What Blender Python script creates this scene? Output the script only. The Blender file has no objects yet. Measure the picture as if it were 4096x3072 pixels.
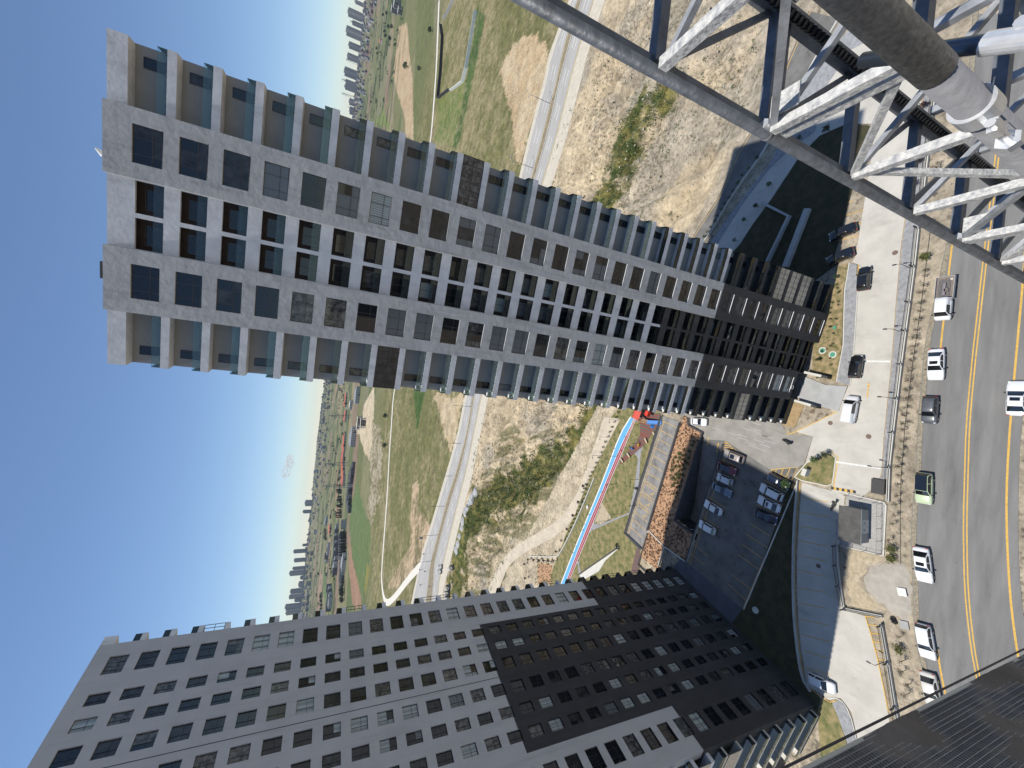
import bpy, bmesh, math, random
import numpy as np
from mathutils import Vector, Matrix
R = math.radians
random.seed(7)
SC = bpy.context.scene
COL = SC.collection

# ---------------------------------------------------------------- camera, sky, sun, exposure
EYE = 80.5                                    # metres from the forecourt up to the lens
PITCH, ROLL = R(24.922), R(6.139)             # the phone was held sideways, so the picture lies on its side
cam = bpy.data.cameras.new('camera'); cam.sensor_width = 36; cam.lens = 1607.64/4096*36
cam.clip_start = .02; cam.clip_end = 60000
camo = bpy.data.objects.new('camera', cam); COL.objects.link(camo); SC.camera = camo
_r = Vector((1, 0, 0)); _d = Vector((0, -math.sin(PITCH), -math.cos(PITCH))); _f = Vector((0, math.cos(PITCH), -math.sin(PITCH)))
_x = math.sin(ROLL)*_r+math.cos(ROLL)*_d; _y = math.cos(ROLL)*_r-math.sin(ROLL)*_d
camo.matrix_world = Matrix(((_x.x, _y.x, -_f.x, 0), (_x.y, _y.y, -_f.y, 0), (_x.z, _y.z, -_f.z, EYE), (0, 0, 0, 1)))
SUN_EL = R(72.5); SUN_DIR = Vector((-.9984*math.cos(SUN_EL), .056*math.cos(SUN_EL), math.sin(SUN_EL)))
w = bpy.data.worlds.new('World'); SC.world = w; w.use_nodes = True
nt = w.node_tree; sky = nt.nodes.new('ShaderNodeTexSky'); sky.sky_type = 'NISHITA'; sky.sun_disc = False
sky.sun_elevation = SUN_EL; sky.sun_rotation = R(-85); sky.altitude = 900; sky.air_density = 1.0; sky.dust_density = .0; sky.ozone_density = 4
tint = nt.nodes.new('ShaderNodeVectorMath'); tint.operation = 'MULTIPLY'; tint.inputs[1].default_value = (.99, 1.0, 1.02); nt.links.new(sky.outputs[0], tint.inputs[0]); nt.links.new(tint.outputs[0], nt.nodes['Background'].inputs[0]); nt.nodes['Background'].inputs[1].default_value = .128
sl = bpy.data.lights.new('sun', 'SUN'); sl.energy = 4.8; sl.angle = R(.53); sl.color = (1, .96, .89)
so = bpy.data.objects.new('sun', sl); COL.objects.link(so); so.rotation_euler = SUN_DIR.to_track_quat('Z', 'Y').to_euler(); so.location = (0, 0, 200)
SC.view_settings.view_transform = 'Standard'; SC.view_settings.look = 'None'; SC.view_settings.exposure = 0; SC.view_settings.gamma = 1

# ---------------------------------------------------------------- helpers
def tag(o, label=None, cat=None, group=None, kind=None):
    if label: o['label'] = label
    if cat: o['category'] = cat
    if group: o['group'] = group
    if kind: o['kind'] = kind
    return o
def empty(name, loc=(0, 0, 0), rz=0, label=None, cat=None, group=None, parent=None):
    o = bpy.data.objects.new(name, None); COL.objects.link(o); o.location = loc; o.rotation_euler = (0, 0, rz); o.empty_display_size = .2
    o.parent = parent
    return tag(o, label, cat, group)
def place(name, mesh, parent=None, loc=None, rz=0, **kw):
    o = bpy.data.objects.new(name, mesh); COL.objects.link(o); o.parent = parent
    if loc is not None: o.location = loc
    if rz: o.rotation_euler = (0, 0, rz)
    return tag(o, **kw)
def copy_tree(o, parent=None):
    c = o.copy(); COL.objects.link(c); c.parent = parent
    for ch in list(o.children): copy_tree(ch, c)
    return c
class MB:
    def __init__(s): s.v = []; s.f = []; s.m = []
    def face(s, pts, m=0):
        n = len(s.v); s.v += [tuple(p) for p in pts]; s.f.append(tuple(range(n, n+len(pts)))); s.m.append(m)
    def box(s, x0, x1, y0, y1, z0, z1, m=0):
        n = len(s.v); s.v += [(x, y, z) for z in (z0, z1) for y in (y0, y1) for x in (x0, x1)]
        s.f += [tuple(n+i for i in q) for q in ((0, 2, 3, 1), (4, 5, 7, 6), (0, 1, 5, 4), (1, 3, 7, 5), (3, 2, 6, 7), (2, 0, 4, 6))]; s.m += [m]*6
        return s
    def tube(s, a, b, r, n=8, m=0, r2=None, cap=True):
        a = Vector(a); b = Vector(b); d = (b-a)
        if d.length < 1e-6: return s
        q = d.to_track_quat('Z', 'Y'); r2 = r if r2 is None else r2; k = len(s.v)
        for p, rr in ((a, r), (b, r2)):
            for i in range(n):
                t = 2*math.pi*i/n; s.v.append(tuple(p+q@Vector((rr*math.cos(t), rr*math.sin(t), 0))))
        for i in range(n): s.f.append((k+i, k+(i+1) % n, k+n+(i+1) % n, k+n+i)); s.m.append(m)
        if cap: s.f += [tuple(range(k+n-1, k-1, -1)), tuple(range(k+n, k+2*n))]; s.m += [m, m]
        return s
    def bar(s, a, b, w, h, up=(0, 0, 1), m=0):
        a = Vector(a); b = Vector(b); d = (b-a).normalized(); u = Vector(up); sx = d.cross(u).normalized(); u = sx.cross(d).normalized(); k = len(s.v)
        for p in (a, b):
            for i, j in ((-1, -1), (1, -1), (1, 1), (-1, 1)): s.v.append(tuple(p+sx*(i*w/2)+u*(j*h/2)))
        s.f += [(k+3, k+2, k+1, k), (k+4, k+5, k+6, k+7)]+[(k+i, k+(i+1) % 4, k+4+(i+1) % 4, k+4+i) for i in range(4)]; s.m += [m]*6
        return s
    def prism(s, poly, z0, z1, m=0):
        if sum(poly[i-1][0]*poly[i][1]-poly[i][0]*poly[i-1][1] for i in range(len(poly))) < 0: poly = poly[::-1]
        n = len(poly); k = len(s.v); s.v += [(p[0], p[1], z0) for p in poly]+[(p[0], p[1], z1) for p in poly]
        s.f += [tuple(range(k+n-1, k-1, -1)), tuple(range(k+n, k+2*n))]+[(k+i, k+(i+1) % n, k+n+(i+1) % n, k+n+i) for i in range(n)]; s.m += [m]*(n+2)
        return s
    def mesh(s, name, mats, smooth=False):
        me = bpy.data.meshes.new(name); me.from_pydata(s.v, [], s.f)
        for mt in (mats if isinstance(mats, (list, tuple)) else [mats]): me.materials.append(mt)
        if any(s.m): me.polygons.foreach_set('material_index', s.m)
        if smooth: me.polygons.foreach_set('use_smooth', [True]*len(me.polygons))
        me.update(); return me
    def build(s, name, mats, parent=None, loc=None, rz=0, smooth=False, **kw):
        return place(name, s.mesh(name, mats, smooth), parent, loc, rz, **kw)
def bevel(o, wd, seg=2):
    b = o.modifiers.new('bevel', 'BEVEL'); b.width = wd; b.segments = seg; b.limit_method = 'ANGLE'; return o

# ---------------------------------------------------------------- materials
MATS = {}
def mat(name, col, rough=.85, var=.12, scale=1.5, col2=None, bump=0, bscale=20, metal=0, ior=1.45, coat=0, obj=False, detail=4, streak=None, spec=None, stain=None):
    if name in MATS: return MATS[name]
    m = bpy.data.materials.new(name); m.use_nodes = True; n = m.node_tree.nodes; l = m.node_tree.links; b = n['Principled BSDF']
    b.inputs['Roughness'].default_value = rough; b.inputs['Metallic'].default_value = metal; b.inputs['IOR'].default_value = ior
    if coat: b.inputs['Coat Weight'].default_value = coat; b.inputs['Coat Roughness'].default_value = .05
    if spec is not None: b.inputs['Specular IOR Level'].default_value = spec
    if obj: co = n.new('ShaderNodeTexCoord').outputs['Object']
    else: co = n.new('ShaderNodeNewGeometry').outputs['Position']
    if streak:
        mp = n.new('ShaderNodeMapping'); mp.inputs['Scale'].default_value = streak; l.new(co, mp.inputs[0]); co = mp.outputs[0]
    if var or col2:
        t = n.new('ShaderNodeTexNoise'); t.inputs['Scale'].default_value = scale; t.inputs['Detail'].default_value = detail; t.inputs['Roughness'].default_value = .62; l.new(co, t.inputs['Vector'])
        r = n.new('ShaderNodeValToRGB'); r.color_ramp.elements[0].position = .32; r.color_ramp.elements[1].position = .68
        a = col; c2 = col2 or tuple(min(1, c*(1+var)) for c in col); a = col if col2 else tuple(c*(1-var) for c in col)
        r.color_ramp.elements[0].color = (*a, 1); r.color_ramp.elements[1].color = (*c2, 1)
        l.new(t.outputs[0], r.inputs[0]); out = r.outputs[0]
        for (sv, ss, lo, hi, mu) in (stain or []):              # stains, runs and patches with a shape of their own
            sm = n.new('ShaderNodeMapping'); sm.inputs['Scale'].default_value = sv; l.new(n.new('ShaderNodeNewGeometry').outputs['Position'], sm.inputs[0])
            st = n.new('ShaderNodeTexNoise'); st.inputs['Scale'].default_value = ss; st.inputs['Detail'].default_value = 6; st.inputs['Roughness'].default_value = .65; l.new(sm.outputs[0], st.inputs['Vector'])
            sr = n.new('ShaderNodeMapRange'); sr.inputs['From Min'].default_value = lo; sr.inputs['From Max'].default_value = hi; sr.inputs['To Min'].default_value = 1; sr.inputs['To Max'].default_value = mu; l.new(st.outputs[0], sr.inputs['Value'])
            sc_ = n.new('ShaderNodeVectorMath'); sc_.operation = 'SCALE'; l.new(out, sc_.inputs[0]); l.new(sr.outputs[0], sc_.inputs['Scale']); out = sc_.outputs[0]
        l.new(out, b.inputs['Base Color'])
    else: b.inputs['Base Color'].default_value = (*col, 1)
    if bump:
        t2 = n.new('ShaderNodeTexNoise'); t2.inputs['Scale'].default_value = bscale; t2.inputs['Detail'].default_value = 3; l.new(co, t2.inputs['Vector'])
        bp = n.new('ShaderNodeBump'); bp.inputs['Strength'].default_value = 1; bp.inputs['Distance'].default_value = bump; l.new(t2.outputs[0], bp.inputs['Height']); l.new(bp.outputs[0], b.inputs['Normal'])
    MATS[name] = m; return m
def glass_mat(name, tint, alpha, rough=.02):
    if name in MATS: return MATS[name]
    m = bpy.data.materials.new(name); m.use_nodes = True; n = m.node_tree.nodes; l = m.node_tree.links; n.clear()
    o = n.new('ShaderNodeOutputMaterial'); t = n.new('ShaderNodeBsdfTransparent'); t.inputs[0].default_value = (*tint, 1)
    g = n.new('ShaderNodeBsdfGlossy'); g.inputs['Roughness'].default_value = rough; g.inputs[0].default_value = (.9, 1, .97, 1)
    d = n.new('ShaderNodeBsdfDiffuse'); d.inputs[0].default_value = (*[c*.5 for c in tint], 1)
    fr = n.new('ShaderNodeFresnel'); fr.inputs[0].default_value = 1.5
    m1 = n.new('ShaderNodeMixShader'); m1.inputs[0].default_value = alpha; l.new(t.outputs[0], m1.inputs[1]); l.new(d.outputs[0], m1.inputs[2])
    m2 = n.new('ShaderNodeMixShader'); l.new(fr.outputs[0], m2.inputs[0]); l.new(m1.outputs[0], m2.inputs[1]); l.new(g.outputs[0], m2.inputs[2]); l.new(m2.outputs[0], o.inputs[0])
    MATS[name] = m; return m
def blind_mat(name, c1, c2, sc, zdir=True):
    m = bpy.data.materials.new(name); m.use_nodes = True; n = m.node_tree.nodes; l = m.node_tree.links; b = n['Principled BSDF']
    g = n.new('ShaderNodeNewGeometry'); wv = n.new('ShaderNodeTexWave'); wv.bands_direction = 'Z' if zdir else 'X'; wv.inputs['Scale'].default_value = sc; wv.inputs['Distortion'].default_value = 1.2; wv.inputs['Detail'].default_value = 2
    l.new(g.outputs['Position'], wv.inputs['Vector']); r = n.new('ShaderNodeValToRGB'); r.color_ramp.elements[0].color = (*c1, 1); r.color_ramp.elements[1].color = (*c2, 1)
    l.new(wv.outputs[0], r.inputs[0]); l.new(r.outputs[0], b.inputs['Base Color']); b.inputs['Roughness'].default_value = .2; b.inputs['IOR'].default_value = 1.55
    MATS[name] = m; return m

bay_grey = mat('bay_plaster', (.46, .455, .45), .8, .10, .5, bump=.05, bscale=1.6, detail=6, stain=[((1, 1, .10), 1.6, .50, .75, .72), ((1, 1, 1), .25, .55, .75, .86)])
slab_white = mat('slab_plaster', (.64, .645, .655), .8, .10, .9, bump=.02, bscale=3, stain=[((1, 1, .3), 1.1, .52, .72, .80)])
wing_beige = mat('wing_plaster', (.235, .235, .238), .85, .06, .8)
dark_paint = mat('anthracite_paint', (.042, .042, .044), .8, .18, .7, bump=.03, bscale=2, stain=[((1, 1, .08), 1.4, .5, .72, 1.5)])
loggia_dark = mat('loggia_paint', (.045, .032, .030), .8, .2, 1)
shade_grey = mat('left_plaster', (.45, .445, .445), .85, .05, .35, bump=.01, bscale=3, stain=[((1, 1, .07), 1.1, .52, .78, .84), ((1, 1, 1), .18, .55, .75, .92)])
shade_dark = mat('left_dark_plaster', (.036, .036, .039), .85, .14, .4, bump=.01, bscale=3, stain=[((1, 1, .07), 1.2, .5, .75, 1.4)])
reveal_white = mat('sill_stone', (.72, .71, .68), .6, .05, 2)
frame_brown = mat('frame_brown', (.085, .073, .064), .5, 0)
frame_dark = mat('frame_dark', (.022, .023, .026), .4, 0)
P_dark = mat('pane_dark', (.005, .007, .010), .03, 0, ior=1.58)
P_dim = mat('pane_dim', (.010, .010, .010), .05, 0, 1.2, col2=(.05, .052, .055), ior=1.5)
P_room = mat('pane_room', (.006, .007, .008), .05, 0, 2.4, col2=(.17, .165, .155), ior=1.5)
P_blind = blind_mat('pane_blind', (.035, .042, .05), (.19, .21, .225), 5.5, False)
P_curt = blind_mat('pane_curtain', (.22, .25, .25), (.36, .40, .40), 1.5, False)
PANES = [P_dark, P_dim, P_room, P_blind, P_curt]
rail_glass = glass_mat('rail_glass', (.80, .89, .87), .035)
rail_glass_dark = glass_mat('rail_glass_dark', (.60, .66, .66), .06)
clip_black = mat('clip_black', (.01, .01, .012), .4, 0)
asphalt = mat('asphalt_road', (.145, .143, .138), .92, 0, .9, col2=(.215, .21, .20), stain=[((.25, 1, 1), .55, .55, .70, .84), ((1, 1, 1), 2.5, .63, .70, .75)], bump=.004, bscale=60, streak=(.10, .8, 1), detail=9)
asphalt_lot = mat('asphalt_lot', (.15, .144, .132), .92, .22, .35, stain=[((1, 1, 1), .5, .56, .68, .62), ((1, 1, 1), 2.2, .64, .70, .6)], bump=.004, bscale=50)
asphalt_deck = mat('asphalt_deck', (.225, .215, .20), .92, .25, .5, stain=[((1, 1, 1), .45, .54, .66, .68), ((1, 1, 1), 2.2, .64, .70, .7)], bump=.004, bscale=50)
concrete = mat('concrete_drive', (.475, .45, .395), .9, .10, .3, stain=[((1, .35, 1), .5, .55, .72, .82), ((1, 1, 1), 1.6, .64, .72, .75)], bump=.003, bscale=40)
concrete_grey = mat('concrete_grey', (.36, .36, .35), .9, .12, .5)
concrete_pale = mat('concrete_pale', (.55, .53, .47), .9, .08, .8)
pavers = mat('basalt_pavers', (.215, .215, .22), .9, 0, 1.6, col2=(.33, .33, .335), bump=.008, bscale=12)
yellow = mat('yellow_paint', (.60, .365, .075), .8, .15, 3, stain=[((1, 1, 1), 4, .56, .68, .62)])
white_paint = mat('white_paint', (.72, .71, .66), .8, .12, 3)
faded_white = mat('faded_white', (.40, .39, .37), .9, .12, 3)
soil_red = mat('terracotta_soil', (.39, .23, .13), .95, .22, 1.6, bump=.03, bscale=5)
sand_grey = mat('sand_grey', (.37, .335, .285), .95, .12, 1.2, bump=.05, bscale=2, detail=8)
sand_yel = mat('sand_yellow', (.40, .33, .225), .95, .22, 1.6, bump=.04, bscale=4)
gravel = mat('gravel', (.26, .25, .235), .95, 0, 7, col2=(.44, .42, .385), bump=.03, bscale=14)
lawn_green = mat('lawn', (.075, .098, .026), .95, 0, .7, col2=(.30, .235, .115), bump=.04, bscale=6, detail=8)
lawn_dry = mat('lawn_dry', (.09, .095, .03), .95, 0, 1.3, col2=(.38, .28, .155), bump=.04, bscale=6, detail=8)
lawn_shaded = mat('lawn_shaded', (.026, .034, .012), .95, 0, .6, col2=(.075, .056, .03), bump=.04, bscale=6, detail=8)  # garden grass with the towers' shadow darkness put into its colour
track_blue = mat('track_blue', (.12, .36, .58), .8, .07, 1)
track_red = mat('track_red', (.30, .055, .075), .8, .08, 1)
black_stone = mat('coping_dark', (.05, .047, .046), .7, .15, 2)
wall_conc = mat('wall_concrete', (.42, .41, .39), .9, .10, .6)
rail_black = mat('rail_black', (.012, .012, .014), .5, 0)
steel = mat('galvanised_steel', (.36, .37, .385), .55, .25, 14, metal=.35, bump=.002, bscale=60)
steel_dirty = mat('mortar_spattered_steel', (.33, .335, .345), .7, 0, 55, col2=(.72, .70, .65), metal=.15, bump=.004, bscale=90)
steel_dark = mat('dull_steel', (.15, .16, .175), .6, .25, 18, metal=.3, bump=.002, bscale=70)
steel_pole = mat('pole_steel', (.24, .235, .24), .65, .15, 25, metal=.15, bump=.002, bscale=60)
steel_sleeve = mat('sleeve_steel', (.21, .21, .21), .7, 0, 110, col2=(.40, .39, .365), metal=.2, bump=.004, bscale=90)
chrome = mat('bright_zinc', (.72, .73, .74), .3, .1, 40, metal=.55)
steel_tube = mat('dark_tube_steel', (.115, .12, .128), .5, .3, 22, metal=.35, bump=.002, bscale=70)
rack_dark = mat('rack_grease', (.028, .027, .026), .45, .3, 30, metal=.4)

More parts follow.
